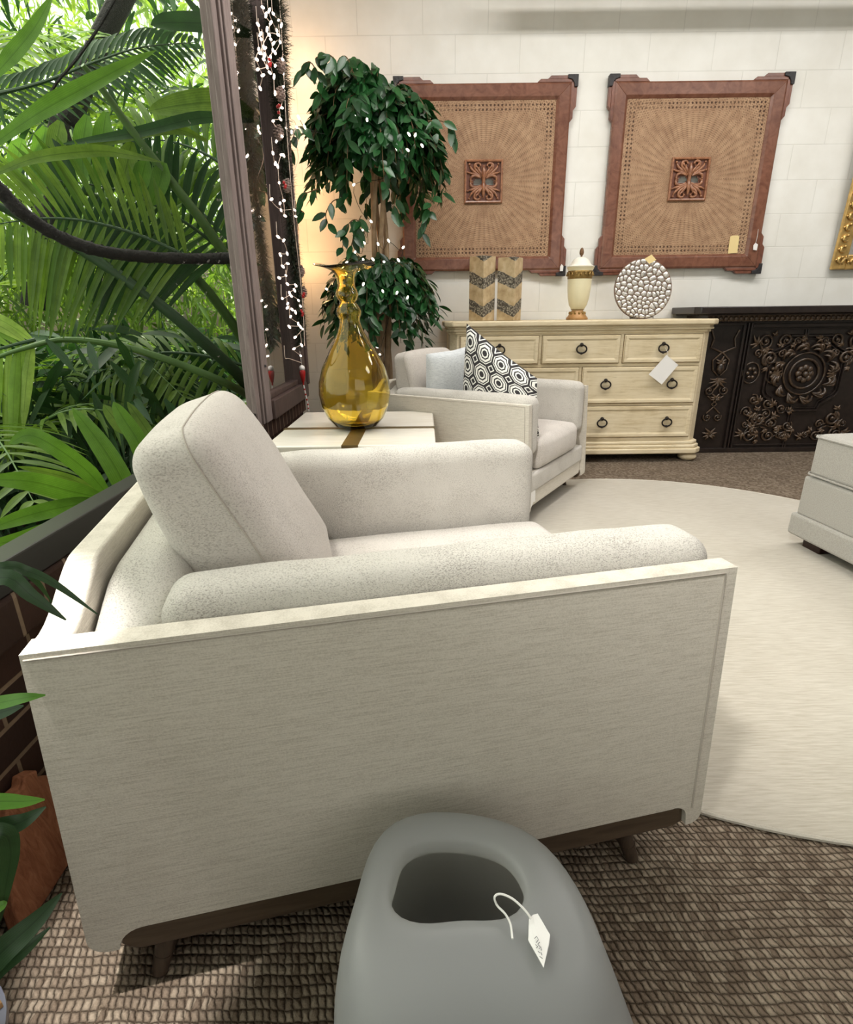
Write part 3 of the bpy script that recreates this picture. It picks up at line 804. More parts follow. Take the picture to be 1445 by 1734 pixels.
# ------------------------------------------------------------------ wall panels
M['mahog'] = wood('reddish_mahogany', srgb(104, 65, 50), srgb(140, 95, 76), .24, (3, 3, 3), 5, .5, bump=.03)
M['mahog_d'] = wood('dark_mahogany', srgb(100, 60, 47), srgb(136, 88, 70), .3, (3, 3, 3), 5, .5)
M['carve'] = wood('carved_brown_wood', srgb(120, 76, 54), srgb(186, 132, 98), .28, (8, 8, 8), 5, .5)
M['capmetal'] = plain('blackened_corner_metal', srgb(48, 46, 48), .5, .3, .2, 40, .4, 60)
def m_cane():
    a = N('woven_cane'); co = a.coord(); s = a.sep(co)
    x, z = s[0], s[2]
    r = a.math('SQRT', a.math('ADD', a.math('MULTIPLY', x, x), a.math('MULTIPLY', z, z)))
    th = a.math('ARCTAN2', z, x)
    m = a.math('MAXIMUM', a.math('ABSOLUTE', x), a.math('ABSOLUTE', z))
    wob = a.noise(co, 6, 2)
    rr_ = a.math('ADD', r, a.math('MULTIPLY', wob, .05))
    ring = a.math('SINE', a.math('MULTIPLY', rr_, 2 * PI / .0155)); spoke = a.math('SINE', a.math('MULTIPLY', th, 110))
    w = a.math('MULTIPLY', ring, spoke)
    ring2 = a.math('SINE', a.math('MULTIPLY', a.math('ADD', r, a.math('MULTIPLY', th, .11)), 2 * PI / .024)); ring3 = a.math('SINE', a.math('MULTIPLY', a.math('SUBTRACT', r, a.math('MULTIPLY', th, .11)), 2 * PI / .024))
    w2 = a.math('MULTIPLY', ring2, ring3)
    mid = a.ramp(r, [(.15, (0, 0, 0)), (.30, (1, 1, 1)), (.62, (0, 0, 0))])
    ww = a.mix(mid, w, w2)
    f = a.noise(co, 18, 4, .6)
    tan = a.ramp(f, [(.3, srgb(150, 118, 92)), (.7, srgb(178, 146, 116))])
    dark = a.math('MULTIPLY', a.ramp(ww, [(.2, (0, 0, 0)), (.75, (1, 1, 1))]), a.math('ADD', .5, a.ramp(r, [(.12, (.45, .45, .45)), (.28, (0, 0, 0)), (.40, (0, 0, 0)), (.5, (.2, .2, .2))])))
    c = a.mix(dark, tan, srgb(84, 56, 38))
    # open lattice of holes along the rim
    px = a.math('SUBTRACT', a.math('FRACT', a.math('DIVIDE', x, .026)), .5); pz = a.math('SUBTRACT', a.math('FRACT', a.math('DIVIDE', z, .026)), .5)
    hole = a.math('LESS_THAN', a.math('ADD', a.math('MULTIPLY', px, px), a.math('MULTIPLY', pz, pz)), .07)
    rim = a.math('MULTIPLY', a.math('GREATER_THAN', m, .416), a.math('LESS_THAN', m, .468))
    c = a.mix(a.math('MULTIPLY', a.math('MULTIPLY', hole, rim), a.ramp(a.noise(co, 12, 3), [(.3, (.35, .35, .35)), (.6, (.95, .95, .95))])), c, srgb(70, 46, 33))
    h = a.math('SUBTRACT', ww, a.math('MULTIPLY', a.math('MULTIPLY', hole, rim), 1.5))
    return a.done(a.bsdf(c, .6, 0, a.bump(h, .35, .004), .25))
M['cane'] = m_cane()
S = 1.152
def make_panel(name, label, cx, cz):
    h = S / 2
    t = thing(name, label, 'wall panel', (cx, YB - .002, cz - h), 0, 'cane wall panels')
    zc = h                                    # panel centre above the thing's base
    fw = .094
    # mitred frame of four members
    frp = None
    for k in range(4):
        Rm = Matrix.Rotation(k * PI / 2, 4, 'Y')
        b = MB(); prof = [(h, -.012), (h, -.045), (h - .012, -.052), (h - fw + .018, -.050), (h - fw, -.036), (h - fw, -.012)]
        vs = []
        for sgn in (-1, 1):
            for (d, y) in prof:
                p = Rm @ Vector((sgn * d, y, d)); vs.append((p.x, p.y, p.z + zc))
        n = len(prof)
        fs = [(i, (i + 1) % n, n + (i + 1) % n, n + i) for i in range(n)] + [tuple(range(n)), tuple(range(2 * n - 1, n - 1, -1))]
        b.add(vs, fs); b.build('frame_member', M['mahog'], t, smooth=False, bevel=.002)
    # stepped corner mouldings with metal caps
    for sx in (-1, 1):
        for sz in (-1, 1):
            b = MB()
            for (ln, o0, o1, yy) in ((.27, 0, .020, -.046), (.20, .020, .040, -.042)):
                e = .024
                x0 = h + o0; x1 = h + o1
                for ax in (0, 1):
                    out = [(x1, h + .04 - ln + e), (x1, h + .038), (x0, h + .038), (x0, h + .04 - ln)]
                    if ax == 0: b.prism(out, -.012, yy, lambda u, v, w: (sx * u, w, zc + sz * v))
                    else: b.prism(out, -.012, yy, lambda u, v, w: (sx * v, w, zc + sz * u))
            b.build('corner_moulding', M['mahog_d'], t, smooth=False, bevel=.002)
            b = MB(); c0 = h + .043
            b.prism([(c0, c0), (c0 - .07, c0), (c0 - .07, c0 - .022), (c0 - .04, c0 - .03), (c0 - .028, c0 - .045), (c0 - .022, c0 - .07), (c0, c0 - .07)], -.008, -.054, lambda u, v, w: (sx * u, w, zc + sz * v))
            b.build('corner_cap', M['capmetal'], t, smooth=False, bevel=.003)
    # cane sheet with a square hole for the medallion
    q = h - fw; m_ = .128
    b = MB()
    for (x0, x1, z0, z1) in ((-q, q, m_, q), (-q, q, -q, -m_), (-q, -m_, -m_, m_), (m_, q, -m_, m_)): b.box(x0, x1, -.034, -.028, z0, z1)
    b.build('cane_sheet', M['cane'], t, smooth=False, loc=(0, 0, zc))
    # carved medallion
    md = MB()
    for k in range(4):
        Rm = Matrix.Rotation(k * PI / 2, 4, 'Y'); prof = [(.134, -.026), (.134, -.046), (.128, -.050), (.121, -.048), (.119, -.026)]
        vs = []
        for sgn in (-1, 1):
            for (d, y) in prof:
                p = Rm @ Vector((sgn * d, y, d)); vs.append((p.x, p.y, p.z))
        n = len(prof); md.add(vs, [(i, (i + 1) % n, n + (i + 1) % n, n + i) for i in range(n)])
    mo = md.build('medallion_frame', M['carve'], t, smooth=False, loc=(0, 0, zc))
    # backing with two openings
    b = MB(); nn = 24
    for i in range(nn):
        for j in range(nn):
            x = -.12 + .24 * (i + .5) / nn; z = -.12 + .24 * (j + .5) / nn
            if ((abs(x) - .042) / .030) ** 2 + ((z + .002) / .022) ** 2 < 1: continue
            d = .24 / nn / 2; b.box(x - d, x + d, -.032, -.027, z - d, z + d)
    b.build('medallion_back', M['mahog_d'], mo, smooth=False)
    b = MB()
    def leaf(pts, r0, y=-.038, n=7):
        P = spline([(p[0], y - .004 * math.sin(PI * i / (len(pts) - 1)), p[1]) for i, p in enumerate(pts)], 5); L = len(P)
        b.tube(P, [max(.0015, r0 * (math.sin(PI * min(1, .12 + .88 * i / (L - 1))) ** .7)) for i in range(L)], n)
    for sx in (-1, 1):
        for sz in (-1, 1):
            f = lambda L: [(sx * p[0], sz * p[1]) for p in L]
            leaf(f([(.006, .022), (.03, .05), (.058, .075), (.062, .102), (.038, .112), (.022, .098), (.03, .084)]), .010)
            leaf(f([(.006, .03), (.022, .055), (.036, .075), (.030, .092)]), .009, -.042)
            leaf(f([(.02, .03), (.06, .055), (.088, .08), (.10, .104)]), .0095)
            leaf(f([(.02, .026), (.06, .044), (.094, .052), (.112, .060)]), .009)
            leaf(f([(.018, .022), (.055, .036), (.085, .028), (.09, .008), (.074, .004)]), .010)
            leaf(f([(.030, .07), (.052, .09), (.050, .104)]), .007, -.046)
            b.sphere((sx * .101, -.042, sz * .106), .008, 8, 6); b.sphere((sx * .024, -.044, sz * .098), .007, 8, 6); b.sphere((sx * .09, -.042, sz * .006), .008, 8, 6); b.sphere((sx * .112, -.04, sz * .058), .007, 8, 6)
    for sz in (-1, 1):
        b.tube([(0, -.04, 0), (0, -.048, sz * .03), (0, -.05, sz * .07), (0, -.042, sz * .1)], [.009, .013, .012, .004], 8)
    b.tube([(0, -.042, -.03), (0, -.044, .03)], .012, 8)
    b.build('carved_leaves', M['carve'], mo, angle=70)
    return t
PZ = 1.905
pA = make_panel('cane_wall_panel', 'square mahogany framed cane wall panel half behind the leafy tree', .428, PZ)
pB = copy_tree(pA); pB.location.x = 1.874
pB['label'] = 'square mahogany framed cane wall panel with a tan tag, above the dresser and plate'

# ------------------------------------------------------------------ gilt mirror
M['gold'] = plain('bright_gilt', srgb(214, 178, 112), .3, .7, .25, 25)
M['mirror'] = plain('mirror_glass', (.85, .87, .86), .02, 1)
t = thing('gilt_mirror', 'gold framed mirror cut off by the right edge, on the block wall', 'mirror', (3.012, YB - .02, 1.31)); t.rotation_euler = (math.radians(4.0), 0, 0)
MW, MHt = .8, 1.1
b = MB(); 
for (x0, x1, z0, z1) in ((0, .10, 0, MHt), (MW - .10, MW, 0, MHt), (.10, MW - .10, 0, .10), (.10, MW - .10, MHt - .10, MHt)): b.box(x0, x1, -.03, 0, z0, z1)
fr = b.build('frame', M['gold'], t, bevel=.006)
b = MB(); rr = random.Random(5)
def orn(p0, p1, n):
    p0, p1 = Vector(p0), Vector(p1); d = (p1 - p0).normalized(); s_ = Vector((0, -1, 0)).cross(d)
    for i in range(n):
        c = p0.lerp(p1, (i + .5) / n)
        for k in range(2):
            a = [c + d * (.022 * math.cos(th)) * (1 if k else -1) + s_ * (.03 * math.sin(th)) * (1 - th / 9) for th in [q * .6 for q in range(8)]]
            b.tube([(p.x, p.y - .006 * math.sin(j * .5), p.z) for j, p in enumerate(a)], [.008, .008, .008, .007, .006, .006, .005, .004], 6)
        b.sphere(c + Vector((0, -.008, 0)) + d * .018, .010, 8, 5); b.sphere(c + s_ * .036, .008, 8, 5)
orn((.05, -.034, .03), (.05, -.034, MHt), 15); orn((.05, -.034, .05), (MW - .05, -.034, .05), 11); orn((MW - .05, -.034, .05), (MW - .05, -.034, MHt), 15); orn((.05, -.034, MHt - .05), (MW - .05, -.034, MHt - .05), 11)
b.build('rococo_relief', M['gold'], fr)
MB().box(.095, MW - .095, -.02, -.014, .095, MHt - .095).build('mirror_glass', M['mirror'], t, smooth=False)

# ------------------------------------------------------------------ carved dark sideboard
def m_ebony():
    a = N('carved_ebony_wood'); co = a.coord(); f = a.noise(co, 30, 4, .6)
    c = a.ramp(f, [(.3, srgb(26, 20, 18)), (.7, srgb(44, 35, 32))])
    return a.done(a.bsdf(c, .3, 0, a.bump(f, .1, .004), .6))
def m_ebony2():
    a = N('highlit_ebony_relief'); ge = a.n('ShaderNodeNewGeometry'); f = a.noise(a.coord(), 60, 4, .6)
    w = a.ramp(a.math('ADD', ge.outputs['Pointiness'], a.math('MULTIPLY', a.math('SUBTRACT', f, .5), .35)), [(.52, (0, 0, 0)), (.68, (1, 1, 1))])  # raised edges coloured lighter, as painted highlights on the carving
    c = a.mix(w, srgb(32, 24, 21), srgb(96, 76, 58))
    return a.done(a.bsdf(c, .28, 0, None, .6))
M['ebony'] = m_ebony(); M['ebony2'] = m_ebony2()
SB = thing('carved_sideboard', 'nearly black carved wooden sideboard with scrollwork doors, right of the limed dresser', 'sideboard', (2.05, 4.17, 0))
XE = 2.6                                           # runs on past the frame
MB().box(.0, XE, .04, .32, .0, .965).build('carcass', M['ebony'], SB, bevel=.004)
b = MB(); b.prism([(-.165, .32), (-.165, -.06), (-.13, -.095), (XE + .1, -.095), (XE + .1, .32)], 1.01, 1.058, lambda u, v, w: (u, v, w)); b.prism([(-.13, .32), (-.13, -.06), (XE + .07, -.06), (XE + .07, .32)], 1.0, 1.012, lambda u, v, w: (u, v, w))
b.build('slab_top', M['ebony'], SB, bevel=.008, seg=3)
b = MB(); b.box(-.05, XE, -.03, .3, .96, 1.0)
i = 0
while -.03 + i * .036 < XE - .9:
    x = -.03 + i * .036; b.sphere((x, -.034, .978), .018, 8, 6, (.95, .8, 1.05)); b.tube([(x - .014, -.03, .962), (x, -.045, .966), (x + .014, -.03, .962)], .004, 5); i += 1
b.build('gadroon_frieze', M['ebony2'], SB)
b = MB()
def bar(x0, x1, z0, z1, d=.024, base=.04): b.box(x0, x1, base - d, base + .01, z0, z1)
for (x0, x1) in ((.245, .262), (.275, .285), (.298, .312)): bar(x0, x1, .03, .95)
bar(.0, .245, .93, .95, .02); bar(.312, XE, .915, .94, .026); bar(.312, XE, .90, .908, .018); bar(.0, XE, .0, .035, .03); bar(.312, XE, .05, .06, .014)
for x in (.70, .716): bar(x, x + .01, .80, .90, .016); bar(x, x + .01, .03, .35, .016)
b.build('moulding_bars', M['ebony'], SB, smooth=False, bevel=.003)
YS = .036
def oct_path(cx, cz, w, h, c):              # notched panel outline
    pts = [(-w + c, h), (w - c, h)]
    pts += [(w - c + c * .75 * math.sin(t), h - c * .75 * (1 - math.cos(t))) for t in (.5, 1.0, 1.5)][:0]
    P = [(-w + c * 1.3, h), (w - c * 1.3, h), (w - c * 1.15, h - c * .45), (w - c * .45, h - c * .9), (w - c * .2, h - c * 1.0), (w, h - c * 1.35), (w, -h + c * 1.35), (w - c * .2, -h + c), (w - c * .45, -h + c * .9), (w - c * 1.15, -h + c * .45), (w - c * 1.3, -h),
         (-w + c * 1.3, -h), (-w + c * 1.15, -h + c * .45), (-w + c * .45, -h + c * .9), (-w + c * .2, -h + c), (-w, -h + c * 1.35), (-w, h - c * 1.35), (-w + c * .2, h - c), (-w + c * .45, h - c * .9), (-w + c * 1.15, h - c * .45)]
    return [(cx + p[0], YS - .004, cz + p[1]) for p in P]
CX, CZ = .755, .585
def medallion(cx, cz, k):
    b = MB()
    for (r, t_) in ((.150, .007), (.105, .010)):
        b.tube([(cx + r * k * math.cos(2 * PI * i / 40), YS - .006, cz + r * k * math.sin(2 * PI * i / 40)) for i in range(40)], t_, 7, closed=True)
    for i in range(8):                          # rosette
        a = 2 * PI * i / 8; b.sphere((cx + .045 * k * math.cos(a), YS - .012, cz + .045 * k * math.sin(a)), .024 * k, 8, 6, (1, .7, 1))
    b.sphere((cx, YS - .02, cz), .022 * k, 10, 6)
    for i in range(12):                         # acanthus wreath of curling forked leaves
        a = 2 * PI * i / 12
        for (dr, da, tk_, ex) in ((.05, .50, .011, 1.0), (.032, .36, .008, .75), (.066, .30, .007, .9)):
            L = []
            for j in range(10):
                q = j / 9; rr_ = (.160 + dr * math.sin(q * 2.7) * ex) * k; aa = a + q * da
                L.append((cx + rr_ * math.cos(aa) * 1.10, YS - .005 - .018 * math.sin(PI * q), cz + rr_ * math.sin(aa)))
            b.tube(L, [.003 + tk_ * math.sin(PI * (j / 9)) for j in range(10)], 6)
        if i % 3 == 0: b.sphere((cx + .215 * k * math.cos(a + .25) * 1.1, YS - .012, cz + .215 * k * math.sin(a + .25)), .014, 8, 6)
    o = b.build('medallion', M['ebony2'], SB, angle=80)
    f = MB(); f.tube(oct_path(cx, cz, .285, .27, .105), .011, 6, closed=True); f.tube([(p[0] * 1, p[1] - .002, p[2]) for p in oct_path(cx, cz, .262, .248, .098)], .005, 6, closed=True)
    f.build('notched_moulding', M['ebony'], SB, angle=60)
    for sx in (-1, 1):                          # shells either side
        s_ = MB()
        for i in range(7):
            a = math.radians(-66 + 22 * i)
            s_.tube([(cx + sx * .235, YS - .004, cz), (cx + sx * (.235 - .035 * math.cos(a)) , YS - .016, cz + .03 * math.sin(a)), (cx + sx * (.235 - .065 * math.cos(a)), YS - .006, cz + .062 * math.sin(a))], [.004, .010, .006], 6)
        s_.build('shell', M['ebony2'], SB)
def scroll(b, x, z, r, a0, turns, sg, t0=.009, tail=None):
    L = []; n = int(14 * turns)
    for i in range(n + 1):
        q = i / n; rr_ = r * (1 - .82 * q); a = a0 + sg * q * turns * 2 * PI
        L.append((x + rr_ * math.cos(a), YS - .006 - .006 * q, z + rr_ * math.sin(a)))
    if tail:
        e = Vector(L[0]); tl = Vector((tail[0], YS - .002, tail[1])); tn = Vector((-math.sin(a0) * -sg, 0, math.cos(a0) * -sg)) * r
        pre = bez(tl, tl.lerp(e, .3), e + tn * .9, e, 8)[:-1]; L = [tuple(p) for p in pre] + L
    m = len(L); b.tube(L, [t0 * (.45 + .55 * math.sin(PI * min(1, .1 + i / m))) for i in range(m)], 6)
    b.sphere((x, YS - .014, z), r * .28, 8, 6, (1, .8, 1))
def leafburst(b, x, z, a, n, ln, sp=.5):
    for i in range(n):
        aa = a + (i - (n - 1) / 2) * sp; c = 1 - abs(i - (n - 1) / 2) / n
        d = Vector((math.cos(aa), 0, math.sin(aa))); s_ = Vector((-d.z, 0, d.x)) * .3 * (1 if i > (n - 1) / 2 else -1)
        p = Vector((x, YS, z))
        b.tube([p, p + d * ln * .5 * c + Vector((0, -.016, 0)), p + (d + s_) * ln * c + Vector((0, -.005, 0))], [.004, .010, .003], 6)
def door_scrolls(x0, x1, z0, z1, sx, sz, seed):
    b = MB(); rs = random.Random(seed)
    # corner spray: one big volute with an acanthus, branching smaller ones
    cx = x0 if sx > 0 else x1; cz = z1 if sz > 0 else z0
    X = lambda u: cx + sx * u
    Z = lambda v: cz - sz * v
    an = lambda a: math.atan2(-sz * math.sin(a), sx * math.cos(a)); sg = -1 * sx * sz
    scroll(b, X(.155), Z(.20), .055, an(2.2), 1.6, sg, .011, (X(.05), Z(.05)))
    scroll(b, X(.10), Z(.075), .05, an(.6), 1.5, -sg, .009, (X(.17), Z(.14)))
    scroll(b, X(.25), Z(.07), .045, an(2.4), 1.5, sg, .009, (X(.18), Z(.14)))
    scroll(b, X(.33), Z(.075), .026, an(.4), 1.4, -sg, .007, (X(.29), Z(.06)))
    scroll(b, X(.235), Z(.16), .030, an(-.5), 1.4, sg, .007, (X(.19), Z(.16)))
    scroll(b, X(.06), Z(.16), .030, an(1.0), 1.4, -sg, .007, (X(.10), Z(.17)))
    leafburst(b, X(.05), Z(.10), an(-2.4), 5, .075); leafburst(b, X(.10), Z(.125), an(.9), 5, .06); leafburst(b, X(.21), Z(.12), an(-1.2), 4, .05)
    leafburst(b, X(.29), Z(.10), an(.4), 4, .05); leafburst(b, X(.36), Z(.06), an(0), 5, .05); leafburst(b, X(.16), Z(.04), an(-1.5), 3, .04); leafburst(b, X(.13), Z(.26), an(1.5), 4, .045)
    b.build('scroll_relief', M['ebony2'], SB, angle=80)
for k, cx in enumerate((CX, CX + .93)):
    medallion(cx, CZ, 1.0)
    x0, x1 = (.325, 1.19) if k == 0 else (1.25, 2.12)
    for sx in (1, -1):
        for sz in (1, -1): door_scrolls(x0, x1, .055, .895, sx, sz, k * 4 + sx + sz)
    for bx in (x0 + .035, cx - .225):             # round bosses on the stiles, then low flourishes
        b = MB(); b.tube([(bx + .062 * math.cos(2 * PI * i / 24), YS - .004, CZ + .01 + .075 * math.sin(2 * PI * i / 24)) for i in range(24)], .006, 6, closed=True)
        for i in range(6): b.sphere((bx + .028 * math.cos(i * PI / 3), YS - .01, CZ + .01 + .034 * math.sin(i * PI / 3)), .014, 7, 5)
        b.build('boss', M['ebony2'], SB, angle=80)
    b = MB()
    for (ux, uz) in ((x0 + .09, .40), (x0 + .2, .37), (x0 + .31, .33), (x0 + .12, .25), (x0 + .26, .22), (x0 + .38, .20), (x0 + .05, .31), (x0 + .2, .29), (x0 + .36, .12), (x0 + .12, .16)):
        scroll(b, ux, uz, .04, R.uniform(0, 6), 1.5, R.choice((-1, 1)), .008); leafburst(b, ux + .05, uz - .02, R.uniform(0, 6), 5, .06)
    b.build('scroll_relief', M['ebony2'], SB, angle=80)
b = MB()                                          # left stile: hanging drop of husks and scrolls
for sg in (-1, 1):
    b.tube([(p[0], YS - .004, p[1]) for p in [(.125 + sg * .10, .90), (.125 + sg * .075, .84), (.125 + sg * .09, .78), (.125 + sg * .03, .755), (.125, .74)]], .007, 6)
    b.tube([(p[0], YS - .004, p[1]) for p in [(.125 + sg * .005, .74), (.125 + sg * .06, .69), (.125 + sg * .05, .62), (.125 + sg * .01, .58)]], .006, 6)
    scroll(b, .125 + sg * .055, .47, .035, 1.5 + sg, 1.4, sg, .007); scroll(b, .125 + sg * .04, .27, .03, 1.5 - sg, 1.4, -sg, .007)
    b.tube([(p[0], YS - .004, p[1]) for p in [(.125 + sg * .06, .43), (.125 - sg * .02, .37), (.125 + sg * .05, .30)]], .006, 6)
b.build('scroll_relief', M['ebony2'], SB, angle=80); b = MB()
leafburst(b, .125, .56, -PI / 2, 7, .10, .4); leafburst(b, .125, .40, PI / 2, 6, .06, .5); leafburst(b, .125, .66, PI / 2, 5, .06, .5)
b.sphere((.125, YS - .012, .63), .028, 10, 7, (1, .7, 1.4)); b.build('husk_drop', M['ebony2'], SB, angle=80)
b = MB(); leafburst(b, .125, .13, PI / 2, 8, .07, .6); b.build('leaf_spray', M['ebony2'], SB, angle=80)
# ------------------------------------------------------------------ amber vase
def m_amber():
    a = N('amber_glass'); co = a.coord()
    f = a.noise(co, 9, 2)
    b = a.bsdf((1.0, .84, .28), .02, 0, a.bump(f, .12, .02), .5, Transmission_Weight=1.0, IOR=1.45)
    v = a.n('ShaderNodeVolumeAbsorption'); v.inputs[0].default_value = (1.0, .55, .04, 1); v.inputs[1].default_value = 9.0
    tr = a.n('ShaderNodeBsdfTransparent'); tr.inputs[0].default_value = (.95, .72, .22, 1)
    lp = None
    return a.done(b)
M['amber'] = m_amber()
t = thing('amber_vase', 'tall amber blown glass vase with pear shaped body and flared rim on side table', 'vase', (-.312, 2.5, .5525))
outer = [(.062, .0), (.095, .010), (.126, .045), (.148, .095), (.158, .15), (.155, .20), (.138, .26), (.108, .32), (.078, .37), (.056, .41), (.045, .445), (.043, .462),
         (.050, .478), (.053, .492), (.047, .508), (.037, .524), (.037, .532), (.046, .545), (.050, .556), (.045, .570), (.036, .585), (.034, .60), (.038, .622), (.048, .640), (.066, .654), (.095, .664), (.128, .670)]
inner = [(r - .005, z + .003) for r, z in outer[::-1]]
prof = outer + [(.131, .6725), (.127, .6745)] + inner[1:-1] + [(.05, .012), (0, .014)]
def swirl(b):
    for i, (x, y, z) in enumerate(b.v):        # the blown neck twists a little, the rim dips
        k = max(0, min(1, (z - .44) / .1)); a = math.atan2(y, x); r = math.hypot(x, y)
        r *= 1 + .06 * k * math.sin(a * 2 + z * 55); d = .010 * max(0, (z - .62) / .05)
        b.v[i] = (r * math.cos(a) - .026 * max(0, min(1, (z - .40) / .25)) * 0 - .015 * max(0, min(1, (z - .35) / .3)), r * math.sin(a), z + d * math.cos(a * 2 + .8))
    return b
swirl(MB().lathe([(0, 0)] + prof, 56, cap0=False, cap1=False)).build('glass_body', M['amber'], t, angle=180)

# ------------------------------------------------------------------ frosted glass vessel in front
def m_frost():
    a = N('frosted_grey_glass'); co = a.coord(); g = a.noise(co, 300, 2)
    c = srgb(166, 168, 171)
    p = a.bsdf(c, .36, 0, a.bump(g, .05, .002), .5)
    t = a.n('ShaderNodeBsdfTranslucent'); t.inputs[0].default_value = (*srgb(226, 226, 222), 1)
    mx = a.n('ShaderNodeMixShader'); mx.inputs[0].default_value = .55; a.l(p, mx.inputs[1]); a.l(t.outputs[0], mx.inputs[2])
    return a.done(mx.outputs[0])
M['frost'] = m_frost()
FV = thing('frosted_vase', 'large frosted grey glass floor vase with a tilted mouth and a price tag, in front', 'vase', (.066, .458, 0))
# centre (x, y), half sizes and tilt of each ring
RINGS = [(.0, .01, -.01, .19, .18, 0), (.02, .01, -.01, .205, .192, 0), (.08, .01, -.01, .212, .198, 0), (.16, .002, .006, .196, .188, 0), (.24, -.010, .022, .180, .168, 0), (.29, -.018, .034, .170, .152, .02), (.325, -.022, .042, .160, .136, .05),
         (.346, -.026, .050, .143, .114, .07), (.354, -.031, .060, .119, .086, .08), (.354, -.036, .068, .096, .062, .08), (.344, -.036, .068, .087, .053, .08), (.32, -.032, .058, .096, .066, .06), (.27, -.020, .034, .150, .128, .02), (.18, -.002, .01, .182, .172, 0), (.06, .01, -.01, .192, .18, 0), (.025, .01, -.01, .12, .1, 0)]
def ringpt(i, a):
    z, cx, cy, rx, ry, tl = RINGS[i]
    tri = 1 + .07 * math.cos(3 * a + 1.0) + .03 * math.cos(2 * a)
    e = 3.0; c, s_ = math.cos(a), math.sin(a)
    k = (abs(c) ** e + abs(s_) ** e) ** (-1 / e)
    x, y = rx * k * c * tri, ry * k * s_ * tri
    return Vector((cx + x, cy + y, z + tl * (1.2 * y - .4 * x)))
nA = 48; b = MB(); rr_ = []
for i in range(len(RINGS)): rr_.append([ringpt(i, 2 * PI * k / nA) for k in range(nA)])
# smooth the stack of rings
stk = []
for i in range(len(rr_) - 1):
    for q in (0, .25, .5, .75):
        p0, p1, p2, p3 = rr_[max(0, i - 1)], rr_[i], rr_[i + 1], rr_[min(len(rr_) - 1, i + 2)]
        stk.append([.5 * ((2 * p1[k]) + (p2[k] - p0[k]) * q + (2 * p0[k] - 5 * p1[k] + 4 * p2[k] - p3[k]) * q * q + (3 * p1[k] - p0[k] - 3 * p2[k] + p3[k]) * q ** 3) for k in range(nA)])
stk.append(rr_[-1]); n_ = len(stk)
vs = [(p.x * .93, p.y, max(p.z * .935, .002)) for ring in stk for p in ring]
fs = [(i * nA + k, i * nA + (k + 1) % nA, (i + 1) * nA + (k + 1) % nA, (i + 1) * nA + k) for i in range(n_ - 1) for k in range(nA)]
fs += [tuple(range(nA - 1, -1, -1)), tuple((n_ - 1) * nA + k for k in range(nA))]
b.add(vs, fs).build('glass_body', M['frost'], FV, angle=180)

# ------------------------------------------------------------------ tags
M['paper'] = plain('white_card', srgb(236, 234, 232), .7)
M['tan_paper'] = plain('tan_card', srgb(232, 208, 150), .7)
M['string'] = plain('white_string', srgb(232, 230, 226), .8)
M['ink'] = plain('faint_grey_ink', srgb(120, 118, 124), .8)
def card(name, label, corners, mat, group=None, strings=(), ink=None, cat='tag', thick=.0016):
    P = [Vector(p) for p in corners]; o = sum(P, Vector()) / len(P)
    n = (P[1] - P[0]).cross(P[2] - P[0]).normalized() * thick
    t = thing(name, label, cat, o, 0, group)
    b = MB(); k = len(P)
    b.add([p - o for p in P] + [p - o - n for p in P], [tuple(range(k)), tuple(range(2 * k - 1, k - 1, -1))] + [(i, (i + 1) % k, k + (i + 1) % k, k + i) for i in range(k)])
    cd = b.build('card', mat, t, smooth=False)
    for st in strings:
        MB().tube([Vector(p) - o for p in spline(st, 6)], .0014, 6).build('string', M['string'], t)
    if ink:
        b = MB()
        for st in ink: b.tube([Vector(p) - o + n * .5 for p in st], .0004, 4)
        b.build('handwriting', M['ink'], cd)
    return t
# tag hanging from the frosted vase's mouth
yv = lambda y: .468 - (y - 1556) * .00058
A_ = [at(x, y, yv(y)) for x, y in ((896, 1556), (903, 1549), (911, 1547), (932, 1583), (930, 1600), (921, 1638), (895, 1592))]
def stroke(pts): return [at(x, y, yv(y) - .0015) for x, y in pts]
ink = [stroke(s_) for s_ in ([(905, 1590), (909, 1586), (912, 1592), (908, 1597)], [(914, 1596), (911, 1600), (915, 1604)], [(907, 1600), (911, 1604), (908, 1606)], [(913, 1607), (916, 1604), (917, 1610)], [(911, 1611), (914, 1614)], [(916, 1613), (918, 1618)], [(914, 1620), (919, 1624)])]
card('price_tag', 'small white price tag on a string hung from the mouth of the frosted vase', A_[::-1], M['paper'], None,
     [[at(900, 1556, .466), at(888, 1540, .474), at(868, 1522, .484), at(848, 1514, .490), at(838, 1519, .488), at(842, 1533, .483), at(856, 1548, .474), at(865, 1566, .464), at(868, 1590, .448)]], ink)
card('price_tag', 'white diamond card hung from the top right drawer of the dresser', [at(*q, 3.905) for q in ((1129, 601), (1149, 618), (1121, 651), (1099, 634))][::-1], M['paper'], None,
     [[at(1131, 604, 3.905), at(1131, 597, 3.91), at(1127, 589, 3.915)]])
ct = lambda y, z, x=.522: inchair(chair2, (x, y, z))
card('price_tag', 'larger white paper tag dangling under the farther armchair seat front', [ct(-.405, .205), ct(-.36, .215), ct(-.345, .15), ct(-.41, .095), ct(-.43, .105), ct(-.41, .15)], M['paper'], 'tags on the farther armchair', [[ct(-.38, .206, .5225), ct(-.378, .235, .524), ct(-.376, .262, .515)]])
card('price_tag', 'smaller white paper tag behind the larger one under the farther armchair', [ct(-.375, .215, .520), ct(-.345, .21, .520), ct(-.335, .125, .520), ct(-.37, .13, .520)], M['paper'], 'tags on the farther armchair', [[ct(-.36, .21, .521), ct(-.362, .235, .523), ct(-.366, .262, .514)]])
